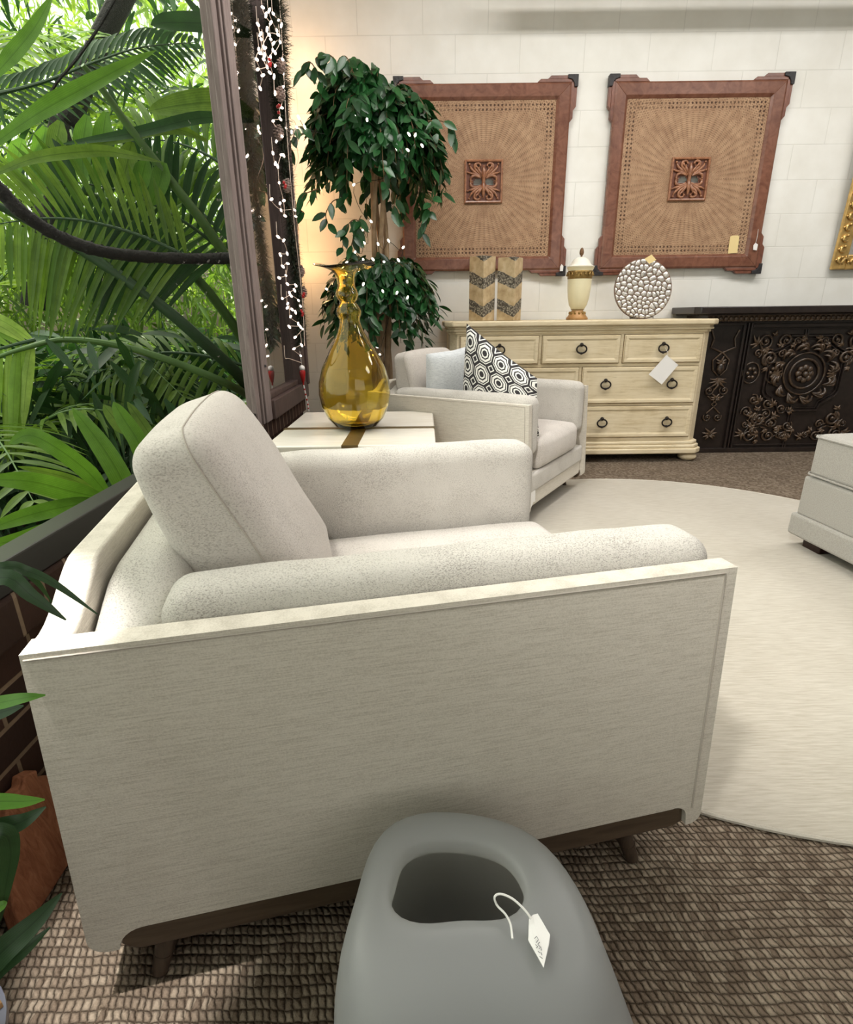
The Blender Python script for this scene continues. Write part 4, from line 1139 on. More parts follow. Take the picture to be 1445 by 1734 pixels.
card('price_tag', 'tan card tag stuck to the cane of the right wall panel', [at(*q, 4.458) for q in ((1237, 401), (1240, 399), (1250, 398.5), (1252.5, 401), (1249, 428), (1233, 429.5))][::-1], M['tan_paper'])
card('price_tag', 'tan card tucked on the top edge of the silver mosaic plate', [at(*q, 4.10) for q in ((1104, 431), (1112, 440), (1100, 447), (1092, 438))][::-1], M['tan_paper'], thick=.002)
card('price_tag', 'tiny white tag at the lower right corner of the left wall panel', [at(*q, 4.435) for q in ((949, 451), (951.5, 447), (954.5, 451), (953.5, 459), (948.5, 459))][::-1], M['paper'])
card('price_tag', 'tiny white tag at the lower right corner of the right wall panel', [at(*q, 4.435) for q in ((1276.5, 415), (1280, 411), (1284, 414), (1282, 424), (1276, 423))][::-1], M['paper'], None, [[at(1280, 412, 4.435), at(1283, 400, 4.437), at(1284.5, 388, 4.44)]])
card('price_tag', 'small white tag stuck low on the glass of the gilt mirror', [at(*q, 4.447) for q in ((1426, 429), (1437, 427.5), (1437.5, 434), (1430, 437), (1426, 435))][::-1], M['paper'])
# ------------------------------------------------------------------ leaf shapes
def add_leaf(b, base, d, nrm, L, W, fold=.25, droop=.2, seg=4, tip=1.0):
    d = Vector(d).normalized(); nrm = Vector(nrm); s_ = d.cross(nrm)
    s_ = s_.normalized() if s_.length > 1e-5 else d.orthogonal().normalized()
    n = s_.cross(d).normalized(); vs = []
    for i in range(seg + 1):
        q = i / seg; w = W / 2 * (math.sin(PI * min(1, q * .92 + .05)) ** .75) * (1 - .25 * q)
        if i == seg: w = W * .02
        p = Vector(base) + d * (L * q) - Vector((0, 0, 1)) * (droop * L * q * q)
        vs += [p - s_ * w + n * (w * fold), p, p + s_ * w + n * (w * fold)]
    fs = []
    for i in range(seg):
        k = i * 3; fs += [(k, k + 1, k + 4, k + 3), (k + 1, k + 2, k + 5, k + 4)]
    b.add(vs, fs, [((j % 3) / 2, (j // 3) / 8) for j in range(len(vs))])
def add_blade(b, pts, W, nrm=(0, 0, 1), fold=.18, prof=None):      # long strap leaf along a path
    P = spline(pts, 5); m = len(P) - 1; vs = []
    for i, p in enumerate(P):
        t_ = (P[min(m, i + 1)] - P[max(0, i - 1)]).normalized(); s_ = t_.cross(Vector(nrm))
        s_ = s_.normalized() if s_.length > 1e-4 else t_.orthogonal().normalized()
        n = s_.cross(t_); q = i / m
        w = W / 2 * (prof(q) if prof else min(1, .25 + 2.2 * q) * (max(0.0, 1 - q ** 3.2)) ** .8)
        w = max(w, .0008)
        vs += [p - s_ * w + n * w * fold, p, p + s_ * w + n * w * fold]
    fs = []
    for i in range(m):
        k = i * 3; fs += [(k, k + 1, k + 4, k + 3), (k + 1, k + 2, k + 5, k + 4)]
    b.add(vs, fs, [((j % 3) / 2, (j // 3) / 8) for j in range(len(vs))])
def add_frond(bl, bs, rachis, n, L, W, side, r0=.012, start=.12, droop=.25, fwd=.5, prof=None, rs=None):
    P = spline(rachis, 8); m = len(P) - 1; side = Vector(side).normalized()
    bs.tube(P, [r0 * (1 - .8 * i / m) for i in range(m + 1)], 7)
    rs = rs or R
    for i in range(n):
        q = start + (1 - start) * i / (n - 1); k = min(m - 1, int(q * m)); p = P[k].lerp(P[k + 1], q * m - k)
        t_ = (P[k + 1] - P[k]).normalized(); sd = (side - t_ * side.dot(t_)).normalized(); up = t_.cross(sd)
        ln = L * (prof(q) if prof else (math.sin(PI * (.18 + .80 * q)) ** .6)) * rs.uniform(.92, 1.05)
        for sg in (-1, 1):
            d = (sd * sg + t_ * (fwd + rs.uniform(-.06, .06)) + up * rs.uniform(-.06, .10)).normalized()
            add_leaf(bl, p, d, up, ln, W * rs.uniform(.85, 1.1), .22, droop, 5)

# ------------------------------------------------------------------ ficus tree by the wall
M['ficus'] = leafmat('ficus_leaf', [srgb(24, 62, 32), srgb(36, 86, 42), srgb(48, 106, 52), srgb(28, 72, 36)], .18, .32, .5)
M['bark'] = plain('pale_twisted_bark', srgb(168, 142, 112), .8, var=.25, vs=16, bump=.6, bs=40)
M['twig'] = plain('brown_twig', srgb(106, 82, 54), .8)
TX, TY = -.29, 3.98
tree = thing('ficus_tree', 'leafy two tiered ficus tree with pale twisted trunks and fairy lights, in the corner', 'tree', (TX, TY, 0))
b = MB().lathe([(.12, 0), (.15, .02), (.17, .28), (.18, .30), (.165, .30), (.155, .27), (0, .26)], 28, cap1=False)
b.build('pot', plain('dark_wicker', srgb(84, 62, 44), .7, var=.2, vs=60, bump=.5), tree)
rs = random.Random(11)
for k in range(5):
    ph = 2 * PI * k / 5; b = MB(); L = []
    for i in range(22):
        z = .24 + 1.86 * i / 21; a = ph + z * 2.6; r = .050 + .012 * math.sin(z * 4 + k) - .015 * (z / 2)
        L.append((r * math.cos(a), r * math.sin(a) - .02, z))
    b.tube(L, [.024 * (1 - .5 * i / 21) for i in range(22)], 8); b.build('trunk_stem', M['bark'], tree)
def crown(name, cz, rx, ry, rz, ntw, nl, zlow, leafL, seed, shape=None):
    rs = random.Random(seed); bl, bt = MB(), MB()
    for k in range(ntw):
        a = 2 * PI * (k * .618 % 1) + rs.uniform(-.2, .2); el = rs.uniform(-.1, 1.0) ** 1.0
        el = -0.45 + 1.4 * ((k + .5) / ntw)
        rad = math.cos(el * 1.15) * rs.uniform(.62, 1.0); sx = rx * rad * math.cos(a); sy = ry * rad * math.sin(a)
        top = Vector((sx * .62, sy * .62, cz + rz * (.25 + .75 * math.sin(max(0, el) * 1.4)) * rs.uniform(.75, 1.0)))
        if shape: top, sx, sy = shape(top, sx, sy, a, rs)
        dropz = rs.uniform(.12, .34) * (1.25 - .5 * el) if (el > .05 or k % 2) else rs.uniform(.26, .54)
        end = Vector((sx, sy, max(zlow + rs.uniform(0, .1), top.z - dropz)))
        if sy > .38: continue
        root = Vector((0, 0, cz - rz * .35))
        P = bez(root, root.lerp(top, .6) + Vector((0, 0, .08)), top + Vector((sx * .25, sy * .25, .02)), end, 14)
        bt.tube(P, [.005 * (1 - .7 * i / 14) for i in range(15)], 5)
        for i in range(nl):
            q = .34 + .66 * (i + rs.random() * .6) / nl; q = min(q, .999); j = int(q * 14); p = P[j].lerp(P[min(14, j + 1)], q * 14 - j)
            out = Vector((p.x, p.y, 0)); out = out.normalized() if out.length > 1e-3 else Vector((0, -1, 0))
            aa = rs.uniform(0, 2 * PI); d = Vector((math.cos(aa) * .75, math.sin(aa) * .75, -rs.uniform(.25, 1.1))) + out * .45
            p2 = p + Vector((rs.uniform(-1, 1), rs.uniform(-1, 1), rs.uniform(-1, 1))) * .018
            if p2.y + TY > YB - .06: continue
            nv = out + Vector((rs.uniform(-.6, .6), rs.uniform(-.6, .6), rs.uniform(.1, .9)))
            add_leaf(bl, p2, d, nv, leafL * rs.uniform(.75, 1.15), leafL * .52 * rs.uniform(.85, 1.1), .20, .18, 4)
    o = bl.build(name, M['ficus'], tree, angle=180); bt.build('twigs', M['twig'], o)
    return o
def shp(top, sx, sy, a, rs):
    # taller on the left, as the photo shows, with two sparse drooping ends
    if math.cos(a) < -.25: top.z += .06; 
    return top, sx, sy
crown('upper_foliage', 2.06, .475, .41, .37, 250, 20, 1.58, .092, 4, shp)
crown('lower_foliage', 1.22, .43, .38, .25, 105, 22, .80, .088, 9)
rs = random.Random(21)      # loose sprays at the crown's top left and under the crown
for (pts, n) in (([(545, 170), (540, 130), (525, 105), (512, 118)], 9), ([(570, 130), (565, 100), (552, 92), (535, 98)], 7), ([(600, 130), (592, 105), (584, 95), (578, 100)], 5), ([(520, 220), (505, 215), (497, 232), (488, 250)], 7),
                 ([(618, 380), (600, 372), (588, 385), (580, 420)], 8), ([(612, 365), (600, 390), (598, 405), (592, 428)], 7), ([(540, 320), (515, 330), (508, 352), (515, 360)], 6), ([(590, 335), (565, 340), (552, 362), (556, 380)], 6), ([(735, 330), (728, 350), (722, 370), (716, 395)], 7), ([(672, 330), (668, 345), (664, 360), (666, 372)], 4), ([(725, 205), (748, 205), (760, 215), (768, 230)], 6)):
    b = MB(); bt = MB()
    P = spline([at(x, y, 3.72) - Vector((TX, TY, 0)) for x, y in pts], 4); bt.tube(P, .003, 5)
    for i in range(n):
        p = P[min(len(P) - 1, int((i + .7) / n * len(P)))]
        add_leaf(b, p, (rs.uniform(-.8, .8), rs.uniform(-.6, .1), -rs.uniform(.2, 1)), (rs.uniform(-.4, .4), -1, rs.uniform(0, .6)), .088 * rs.uniform(.8, 1.1), .046, .2, .15, 4)
    o = b.build('loose_spray', M['ficus'], tree, angle=180); bt.build('twig', M['twig'], o)

# ------------------------------------------------------------------ fairy lights
M['bulb'] = emit('warm_white_bulb', (1.0, .90, .76), 6.0)
M['bulb2'] = emit('pinkish_warm_bulb', (1.0, .80, .66), 5.0)
M['gwire'] = plain('dark_green_wire', srgb(36, 48, 36), .6)
M['wwire'] = plain('white_wire', srgb(226, 206, 190), .5)
bulb_mesh = None
def bulb(parent, p, d, mat, s_=1.0):
    global bulb_mesh
    key = mat.name
    b = MB(); d = Vector(d).normalized(); p = Vector(p)
    b.tube([p - d * .004, p + d * .006 * s_, p + d * .014 * s_, p + d * .019 * s_], [.0042 * s_, .0055 * s_, .0045 * s_, .0012], 7)
    return b.build('bulb', mat, parent)
tl = thing('fairy_lights', 'dark wired fairy lights wound through the leafy ficus tree', 'string lights', (TX, TY, 0))
seq = [(507, 201), (517, 217), (600, 198), (622, 204), (668, 217), (651, 246), (671, 253), (694, 229), (703, 231), (716, 248), (692, 255), (600, 312), (628, 374), (605, 387), (615, 389), (622, 391), (617, 410), (602, 426), (615, 439), (631, 438), (640, 412), (659, 409), (684, 418), (650, 443), (676, 442), (588, 444), (554, 490), (648, 492), (616, 480), (690, 478), (690, 505), (672, 497), (643, 600), (640, 588)]
rs = random.Random(2)
W_ = [at(x, y, 3.66 + rs.uniform(-.02, .06) + (.14 if 370 < y < 430 else 0)) - Vector((TX, TY, 0)) for x, y in seq]
Wp = []
for i in range(len(W_) - 1):
    Wp.append(W_[i]); Wp.append(W_[i].lerp(W_[i + 1], .5) + Vector((rs.uniform(-.03, .03), .10, -.03)))
Wp.append(W_[-1])
MB().tube(spline(Wp, 3), .0016, 5).build('wire', M['gwire'], tl)
for p in W_: bulb(tl, p, (rs.uniform(-.5, .5), -.6, rs.uniform(-.6, .6)), M['bulb'], 1.15)

# ------------------------------------------------------------------ garland, icicle lights and Santa drop on the window jamb
def needles(b, P, r, n, rs, L=.05):
    m = len(P) - 1
    for i in range(n):
        q = rs.random(); k = min(m - 1, int(q * m)); p = P[k].lerp(P[k + 1], q * m - k); t_ = (P[k + 1] - P[k]).normalized()
        a = rs.uniform(0, 2 * PI); o = t_.orthogonal().normalized(); e = t_.cross(o)
        d = (o * math.cos(a) + e * math.sin(a)) + t_ * rs.uniform(-.8, .8) + Vector((0, 0, -.2))
        d.normalize(); s_ = d.cross(t_).normalized() * .0024; ln = L * rs.uniform(.6, 1.1)
        if (p + d * ln).x < XW + .008: ln *= .4
        b.add([p - s_, p + s_, p + d * ln + s_ * .4, p + d * ln - s_ * .4], [(0, 1, 2, 3)])
GP = [atx(x, y, XW + .085) for x, y in ((465, 0), (469, 60), (474, 150), (477, 210), (484, 300), (492, 390), (499, 450), (506, 520), (509, 585))]
g = thing('garland', 'dark green pine garland with frosted cones hanging down the brown window jamb', 'garland', GP[-1])
P = [p - GP[-1] for p in spline(GP, 6)]
b = MB(); rs = random.Random(8); needles(b, P, .03, 8000, rs, .058); top = [p for p in P if p.z > P[0].z - .42]; needles(b, top, .05, 1400, rs, .075)
b.build('needles', plain('dark_pine_needles', srgb(58, 68, 52), .7, var=.35, vs=30), g, smooth=False)
MB().tube(P, .006, 6).build('stem', M['twig'], g)
M['cone'] = plain('frosted_cone', srgb(150, 132, 124), .7, var=.3, vs=60)
for (x, y) in ((476, 112), (475, 160), (472, 225), (486, 315), (509, 460), (513, 495)):
    c = atx(x, y, XW + .115) - GP[-1]; b = MB()
    for i in range(34):
        q = i / 34; a = i * 2.4; r = .020 * math.sin(PI * (.12 + .8 * q)); z = .03 - .06 * q
        d = Vector((math.cos(a), math.sin(a), .25)); b.sphere(c + Vector((d.x * r, d.y * r, z)), .0065, 6, 4, (1.2, 1.2, .6))
    b.sphere(c, .017, 8, 6, (1, 1, 1.6)); b.build('pine_cone', M['cone'], g)
M['red'] = plain('red_berry', srgb(176, 32, 34), .3)
for (x, y) in ((455, 108), (470, 183), (480, 312), (512, 500), (511, 530)):
    c = atx(x, y, XW + .12) - GP[-1]; b = MB()
    for k in range(4): b.sphere(c + Vector((rs.uniform(0, .014), rs.uniform(-.014, .014), rs.uniform(-.014, .014))), .0075, 7, 5)
    b.build('berries', M['red'], g)

il = thing('icicle_lights', 'white wired warm lights draped over the brown window jamb and garland', 'string lights', GP[-1])
rs = random.Random(14)
def xl(p): return Vector((max(p.x, XW + .064 + rs.uniform(0, .03)), p.y, p.z))
strands = []
# photo positions of the bulbs on the real jamb (the pane mirrors the rest)
hang = [[(444, 12), (450, 28), (458, 40), (452, 52)], [(462, 22), (470, 34), (474, 70), (466, 88)], [(436, 40), (442, 66), (446, 100), (456, 122)], [(458, 66), (462, 84), (458, 98), (466, 112)], [(438, 84), (434, 100), (444, 128), (440, 148)], [(478, 22), (476, 45), (482, 72)], [(455, 20), (468, 50), (478, 60), (462, 75)], [(440, 60), (448, 95), (452, 112), (436, 118)], [(446, 78), (440, 90), (455, 58), (470, 58)], [(448, 82), (456, 105), (464, 132)], [(479, 60), (478, 90), (478, 100), (478, 122)],
        [(466, 160), (478, 148), (482, 152), (476, 182)], [(474, 200), (462, 205), (476, 230), (468, 240)], [(484, 215), (494, 225), (502, 215), (480, 262)], [(462, 258), (466, 278), (470, 280), (476, 262)], [(473, 310), (480, 340), (482, 365), (474, 345)],
        [(459, 338), (476, 355), (498, 355), (500, 366)], [(470, 400), (480, 408), (486, 428), (474, 430)], [(478, 450), (486, 446), (484, 466), (472, 470)], [(486, 480), (500, 482), (498, 490), (490, 495)], [(478, 505), (492, 500), (505, 508), (508, 517)],
        [(487, 515), (494, 523), (486, 522), (500, 527)], [(492, 537), (505, 547), (508, 552), (489, 552)], [(512, 557), (499, 572), (500, 571)], [(510, 583), (497, 591), (509, 602)], [(483, 606), (489, 607), (510, 614)], [(505, 270), (497, 300), (500, 340)], [(500, 360), (506, 391), (505, 415)], [(481, 20), (482, 95), (484, 148)], [(492, 200), (500, 208), (506, 240)]]
wb = MB()
for st in hang:
    Q = [atx(x, y, XW + rs.uniform(.085, .135)) - GP[-1] for x, y in st]
    wb.tube(spline([Q[0] + Vector((0, .0, .06))] + Q, 5), .0016, 5)
    for q in Q: strands.append(q)
trunkw = [p + Vector((.03, -.03, 0)) - GP[-1] for p in GP]; wb.tube(spline(trunkw, 5), .002, 5)
wb.build('wire', M['wwire'], il)
for q in strands[:96]:
    bulb(il, q, (rs.uniform(.1, .6), -.5, rs.uniform(-.8, .4)), M['bulb2'], 1.05)
# drop ornament: cap ball, red body, striped tail
sp = atx(512, 628, XW + .09)
an_ = thing('santa_ornament', 'hanging red ornament with a white ball and striped tail below the garland', 'ornament', sp)
MB().sphere((0, 0, .015), .017, 12, 8).build('white_ball', M['paper'], an_)
MB().lathe([(.002, -.075), (.008, -.06), (.016, -.025), (.018, -.005), (.012, .006), (0, .008)], 12, cap1=False).build('red_body', M['red'], an_)
tail = spline([(0, 0, -.07), (.006, .004, -.13), (.014, .01, -.19), (.016, .01, -.235)], 6)
MB().tube(tail, .0042, 7).build('tail', M['paper'], an_)
b = MB()
for i in range(0, len(tail) - 1, 3): b.tube([tail[i], tail[i + 1]], .0046, 7)
b.build('red_stripes', M['red'], an_)
MB().tube([(0, 0, .03), (-.004, -.004, .11)], .001, 5).build('hanger', M['string'], an_)

# ------------------------------------------------------------------ potted palm at the left edge, nearest the camera
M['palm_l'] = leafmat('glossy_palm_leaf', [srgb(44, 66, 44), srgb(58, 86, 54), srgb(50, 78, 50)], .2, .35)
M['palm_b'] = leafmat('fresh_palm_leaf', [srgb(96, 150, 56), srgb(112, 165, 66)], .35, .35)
pc = Vector((-.668, .42, 0))
pp = thing('potted_palm', 'potted palm at the left edge whose narrow green leaves reach over the armchair', 'plant', pc)
MB().lathe([(.08, 0), (.087, .015), (.104, .125), (.112, .138), (.112, .150), (.105, .152), (.098, .14), (.0, .13)], 40, cap1=False).build('pot', plain('slate_blue_glaze', srgb(92, 94, 112), .3), pp)
b = MB(); rs = random.Random(31)
for i in range(420):
    a = rs.uniform(0, 2 * PI); r = .094 * math.sqrt(rs.random()); c = Vector((r * math.cos(a), r * math.sin(a), .134 + rs.uniform(0, .022)))
    Mx = Matrix.Rotation(rs.uniform(0, 6), 3, 'Z') @ Matrix.Rotation(rs.uniform(-.6, .6), 3, 'X'); b.obox(c, rs.uniform(.012, .034), rs.uniform(.008, .016), rs.uniform(.004, .010), Mx)
b.build('bark_mulch', plain('tan_bark_chips', srgb(146, 110, 72), .85, var=.45, vs=35, bump=.5), pp, smooth=False)
base = Vector((.02, .02, .17))
def bladep(px, W, mat, nrm=(.3, -.7, .6), root=None):
    pts = [at(x, y, Y) - pc for (x, y, Y) in px]
    b = MB(); add_blade(b, pts, W, nrm, .25); b.build('leaf', mat, pp, angle=180)
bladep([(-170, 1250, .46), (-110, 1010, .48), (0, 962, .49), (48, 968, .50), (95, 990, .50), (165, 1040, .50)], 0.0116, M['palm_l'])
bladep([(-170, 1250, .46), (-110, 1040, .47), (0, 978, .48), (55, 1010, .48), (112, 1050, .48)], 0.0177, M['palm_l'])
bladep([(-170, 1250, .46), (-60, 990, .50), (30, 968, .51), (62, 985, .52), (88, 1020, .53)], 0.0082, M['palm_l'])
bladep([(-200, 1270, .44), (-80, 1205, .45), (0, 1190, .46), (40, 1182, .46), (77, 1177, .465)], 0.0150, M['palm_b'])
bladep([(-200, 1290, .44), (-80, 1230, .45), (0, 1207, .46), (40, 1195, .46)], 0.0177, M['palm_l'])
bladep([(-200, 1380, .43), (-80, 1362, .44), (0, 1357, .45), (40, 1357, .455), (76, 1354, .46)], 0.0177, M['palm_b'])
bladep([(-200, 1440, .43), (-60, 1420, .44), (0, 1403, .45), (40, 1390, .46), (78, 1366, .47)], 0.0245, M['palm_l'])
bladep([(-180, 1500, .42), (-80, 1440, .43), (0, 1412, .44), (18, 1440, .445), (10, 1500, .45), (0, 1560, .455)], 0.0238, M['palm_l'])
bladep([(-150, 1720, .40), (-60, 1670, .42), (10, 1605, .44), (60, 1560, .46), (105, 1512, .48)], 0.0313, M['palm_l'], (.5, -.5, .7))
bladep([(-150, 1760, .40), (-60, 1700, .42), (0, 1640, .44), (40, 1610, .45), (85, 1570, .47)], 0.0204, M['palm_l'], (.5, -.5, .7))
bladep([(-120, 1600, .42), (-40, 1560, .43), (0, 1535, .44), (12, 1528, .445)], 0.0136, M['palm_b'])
for k in range(6):
    a = rs.uniform(0, 6); b = MB(); b.tube([Vector((.03 * math.cos(a), .03 * math.sin(a), .12)), Vector((.06 * math.cos(a), .06 * math.sin(a), .32)), Vector((.08 * math.cos(a) + .03, .08 * math.sin(a), .46))], [.009, .007, .004], 7); b.build('stem', M['palm_l'], pp)

# driftwood slab leaning on the brick behind the palm
DW = thing('driftwood_slab', 'reddish brown driftwood slab leaning on the dark brick behind the palm', 'driftwood', (-.735, .76, 0))
fr_ = [(20, 1560), (5, 1548), (22, 1500), (30, 1440), (28, 1385), (22, 1352), (44, 1348), (40, 1336), (62, 1330), (70, 1345), (80, 1385), (84, 1440), (60, 1480), (40, 1530)]
out = []
for (u, v) in ((-.10, 0), (.07, 0), (.085, .05), (.075, .10), (.078, .16), (.05, .185), (.055, .20), (.03, .212), (.02, .198), (-.01, .205), (-.03, .18), (-.055, .16), (-.07, .10), (-.09, .05)): out.append((u, v))
b = MB(); b.prism(out, -.012, .014, lambda u, v, w: (-.045 * (v / .21) + w, u * 1.15 + .03, v * 1.0 + .003))
b.build('slab', wood('red_brown_driftwood', srgb(128, 80, 56), srgb(176, 118, 88), .75, (14, 14, 2.0), 5, .2, bump=.5), DW, angle=30, bevel=.004)
# ------------------------------------------------------------------ the jungle outside the big window
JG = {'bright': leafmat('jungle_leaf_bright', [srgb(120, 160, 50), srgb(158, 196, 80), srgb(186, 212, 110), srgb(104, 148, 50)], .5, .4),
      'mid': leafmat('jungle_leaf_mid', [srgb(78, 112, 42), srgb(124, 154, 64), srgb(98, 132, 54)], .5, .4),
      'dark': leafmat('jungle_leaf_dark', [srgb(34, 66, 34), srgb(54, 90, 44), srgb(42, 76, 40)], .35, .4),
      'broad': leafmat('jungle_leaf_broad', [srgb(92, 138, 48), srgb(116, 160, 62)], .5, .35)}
M['stalk'] = plain('green_palm_stalk', srgb(74, 104, 48), .5, var=.15)
M['stalk_d'] = plain('dark_palm_stalk', srgb(40, 66, 36), .55, var=.15)
M['vine'] = plain('black_mossy_vine', srgb(28, 26, 24), .85, var=.3, vs=50, bump=.9, bs=70)
M['soil'] = plain('leaf_litter', srgb(58, 52, 36), .95, var=.4, vs=6)
struct(MB().box(-9, -1.2, -2.0, 9.5, -.5, -.35).build('ground', M['soil'], smooth=False))
def hill(u, v):
    x = -9 + 8.6 * u; y = 6.6 + 2.4 * v + .6 * math.sin(u * 5); z = -.4 + 2.6 * v ** .7 + .5 * noise.noise(Vector((x, y * .7, 3)))
    return (x, y, z)
struct(MB().grid(hill, 30, 14, uv=False).build('hillside', M['soil']))
rs = random.Random(77)
def cloud(name, label, matk, n, boxf, L, W, cat='foliage'):
    b = MB()
    for i in range(n):
        p, d = boxf(rs)
        nv = Vector((rs.uniform(-1, 1), -rs.uniform(.2, 1.2), rs.uniform(-.3, 1)))
        add_leaf(b, p, d, nv, L * rs.uniform(.6, 1.3), W * rs.uniform(.7, 1.2), .15, .3, 3)
    return tag(b.build(name, JG[matk], None, angle=180), label, cat, kind='stuff')
def bf(x0, x1, y0, y1, z0, z1, down=.5):
    def f(r):
        p = Vector((r.uniform(x0, x1), r.uniform(y0, y1), r.uniform(z0, z1)))
        return p, Vector((r.uniform(-1, 1), r.uniform(-.8, .8), r.uniform(-1, 1) - down))
    return f
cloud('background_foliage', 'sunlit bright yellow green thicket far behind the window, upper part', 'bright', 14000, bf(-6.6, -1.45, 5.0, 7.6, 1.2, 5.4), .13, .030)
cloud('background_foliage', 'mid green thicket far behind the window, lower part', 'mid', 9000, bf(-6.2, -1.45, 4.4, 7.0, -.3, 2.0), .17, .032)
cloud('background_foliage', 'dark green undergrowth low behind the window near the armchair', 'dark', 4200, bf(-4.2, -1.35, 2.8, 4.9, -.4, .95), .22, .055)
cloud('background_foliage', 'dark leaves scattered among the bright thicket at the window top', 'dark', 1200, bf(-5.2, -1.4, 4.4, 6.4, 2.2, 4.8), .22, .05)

# small arching palms, a few kinds, copied about
def fan_palm(name, label, loc, nf, ln, matk, seed, h=.5, group='palms outside the window', n=18, W=.032, fwd=.45):
    r = random.Random(seed); t = thing(name, label, 'palm', loc, 0, group)
    for k in range(nf):
        a = 2 * PI * k / nf + r.uniform(-.3, .3); d = Vector((math.cos(a), math.sin(a), 0)); bl, bs = MB(), MB(); q = r.uniform(.8, 1.15) * ln
        rach = [Vector((0, 0, 0)), d * .12 * q + Vector((0, 0, h * .7)), d * .45 * q + Vector((0, 0, h * 1.25)), d * .8 * q + Vector((0, 0, h * 1.2)), d * 1.08 * q + Vector((0, 0, h * .85))]
        add_frond(bl, bs, rach, n, .36 * q, W, (-d.y, d.x, 0), .009, .3, .3, fwd, rs=r)
        f = bl.build('frond', JG[matk], t, angle=180); bs.build('stalk', M['stalk'], f)
    return t
fan_palm('palm', 'feathery bright palm far back at the upper middle of the window', (-2.55, 4.9, 1.75), 8, 1.1, 'mid', 1, .75)
fan_palm('palm', 'feathery palm at the left of the window, halfway up', (-3.2, 4.1, .75), 8, 1.2, 'bright', 2, .6)
fan_palm('palm', 'feathery green palm low in the middle of the window', (-2.45, 3.6, .10), 9, 1.0, 'mid', 3, .6)
fan_palm('palm', 'dark feathery palm low at the right of the window, behind the box cushion', (-2.05, 3.95, .10), 8, .72, 'dark', 4, .55)
fan_palm('palm', 'feathery palm beside the brown window post, halfway up', (-2.2, 4.9, .95), 8, .85, 'mid', 5, .6)
fan_palm('palm', 'feathery palm filling the lower left corner of the window', (-2.3, 2.75, -.05), 8, .9, 'mid', 6, .5)
for t_ in [o for o in COL.objects if o.name.startswith('palm') and o.type == 'EMPTY']:      # trunks down to the ground
    h_ = t_.location.z + .36
    if h_ > .05: MB().tube([(0, 0, -h_), (.03, .02, -h_ * .5), (0, 0, .05)], [.045, .035, .025], 8).build('trunk', M['stalk_d'], t_)

# the large arching palm whose stalks cross the window
bp = thing('arching_palm', 'big palm with long arching stalks and dark fronds across the window middle', 'palm', at(440, 700, 4.2))
O = bp.location.copy()
PX = lambda L: [at(x, y, Y) - O for (x, y, Y) in L]
def stalk(L, r0, r1, mat): 
    P = spline(PX(L), 6); m = len(P) - 1; return MB().tube(P, [r0 + (r1 - r0) * i / m for i in range(m + 1)], 9).build('stalk', mat, bp)
stalk([(452, 640, 4.1), (418, 500, 3.4), (360, 400, 3.2), (300, 320, 3.1), (230, 230, 3.0), (165, 140, 2.9), (140, 110, 2.85)], .034, .010, M['stalk'])
stalk([(445, 720, 4.1), (420, 655, 3.5), (340, 575, 3.15), (250, 500, 3.0), (140, 425, 2.9), (60, 380, 2.8), (-20, 340, 2.7)], .040, .016, M['stalk_d'])
stalk([(445, 660, 4.1), (420, 590, 3.6), (350, 490, 3.35), (270, 410, 3.25), (200, 350, 3.15), (90, 305, 3.05)], .036, .012, M['stalk'])
stalk([(450, 690, 4.0), (395, 655, 3.3), (300, 615, 3.1), (200, 585, 3.0), (110, 575, 2.9), (40, 590, 2.8), (-20, 610, 2.75)], .026, .008, M['stalk'])
def frond(L, n, ln, W, side, matk, fwd=.5, droop=.25, prof=None, seed=1):
    bl, bs = MB(), MB(); add_frond(bl, bs, PX(L), n, ln, W, side, .010, .04, droop, fwd, prof, random.Random(seed))
    f = bl.build('frond', JG[matk], bp, angle=180); bs.build('midrib', M['stalk_d'], f)
frond([(390, 440, 3.25), (340, 395, 3.2), (285, 360, 3.15), (220, 328, 3.1), (150, 312, 3.05), (90, 305, 3.0)], 22, .55, .042, (.55, .25, .85), 'dark', .35, .35, seed=3)
frond([(400, 420, 3.5), (330, 350, 3.5), (250, 300, 3.5), (160, 270, 3.5), (60, 265, 3.5)], 16, .46, .040, (.4, .3, .8), 'mid', .4, .4, seed=4)
frond([(330, 440, 3.0), (240, 400, 2.95), (150, 375, 2.9), (70, 370, 2.85), (-10, 380, 2.8)], 24, .5, .036, (.3, .2, -.9), 'mid', .5, .3, seed=5)
frond([(-30, 165, 3.2), (70, 140, 3.3), (160, 105, 3.4), (240, 80, 3.5), (330, 72, 3.7)], 30, .24, .026, (.2, .3, .9), 'dark', 1.1, .3, seed=6)
frond([(420, 620, 3.4), (330, 600, 3.3), (250, 600, 3.25), (180, 625, 3.2), (110, 660, 3.15)], 22, .42, .035, (.1, .5, .7), 'mid', .6, .45, seed=7)
frond([(60, 575, 2.85), (20, 585, 2.8), (-30, 600, 2.75), (-90, 630, 2.7)], 10, .5, .06, (.1, .3, .9), 'bright', .6, .3, seed=8)
frond([(405, 300, 3.6), (350, 262, 3.6), (290, 240, 3.6), (220, 235, 3.6)], 14, .5, .05, (.3, .2, .9), 'mid', .5, .3, seed=9)
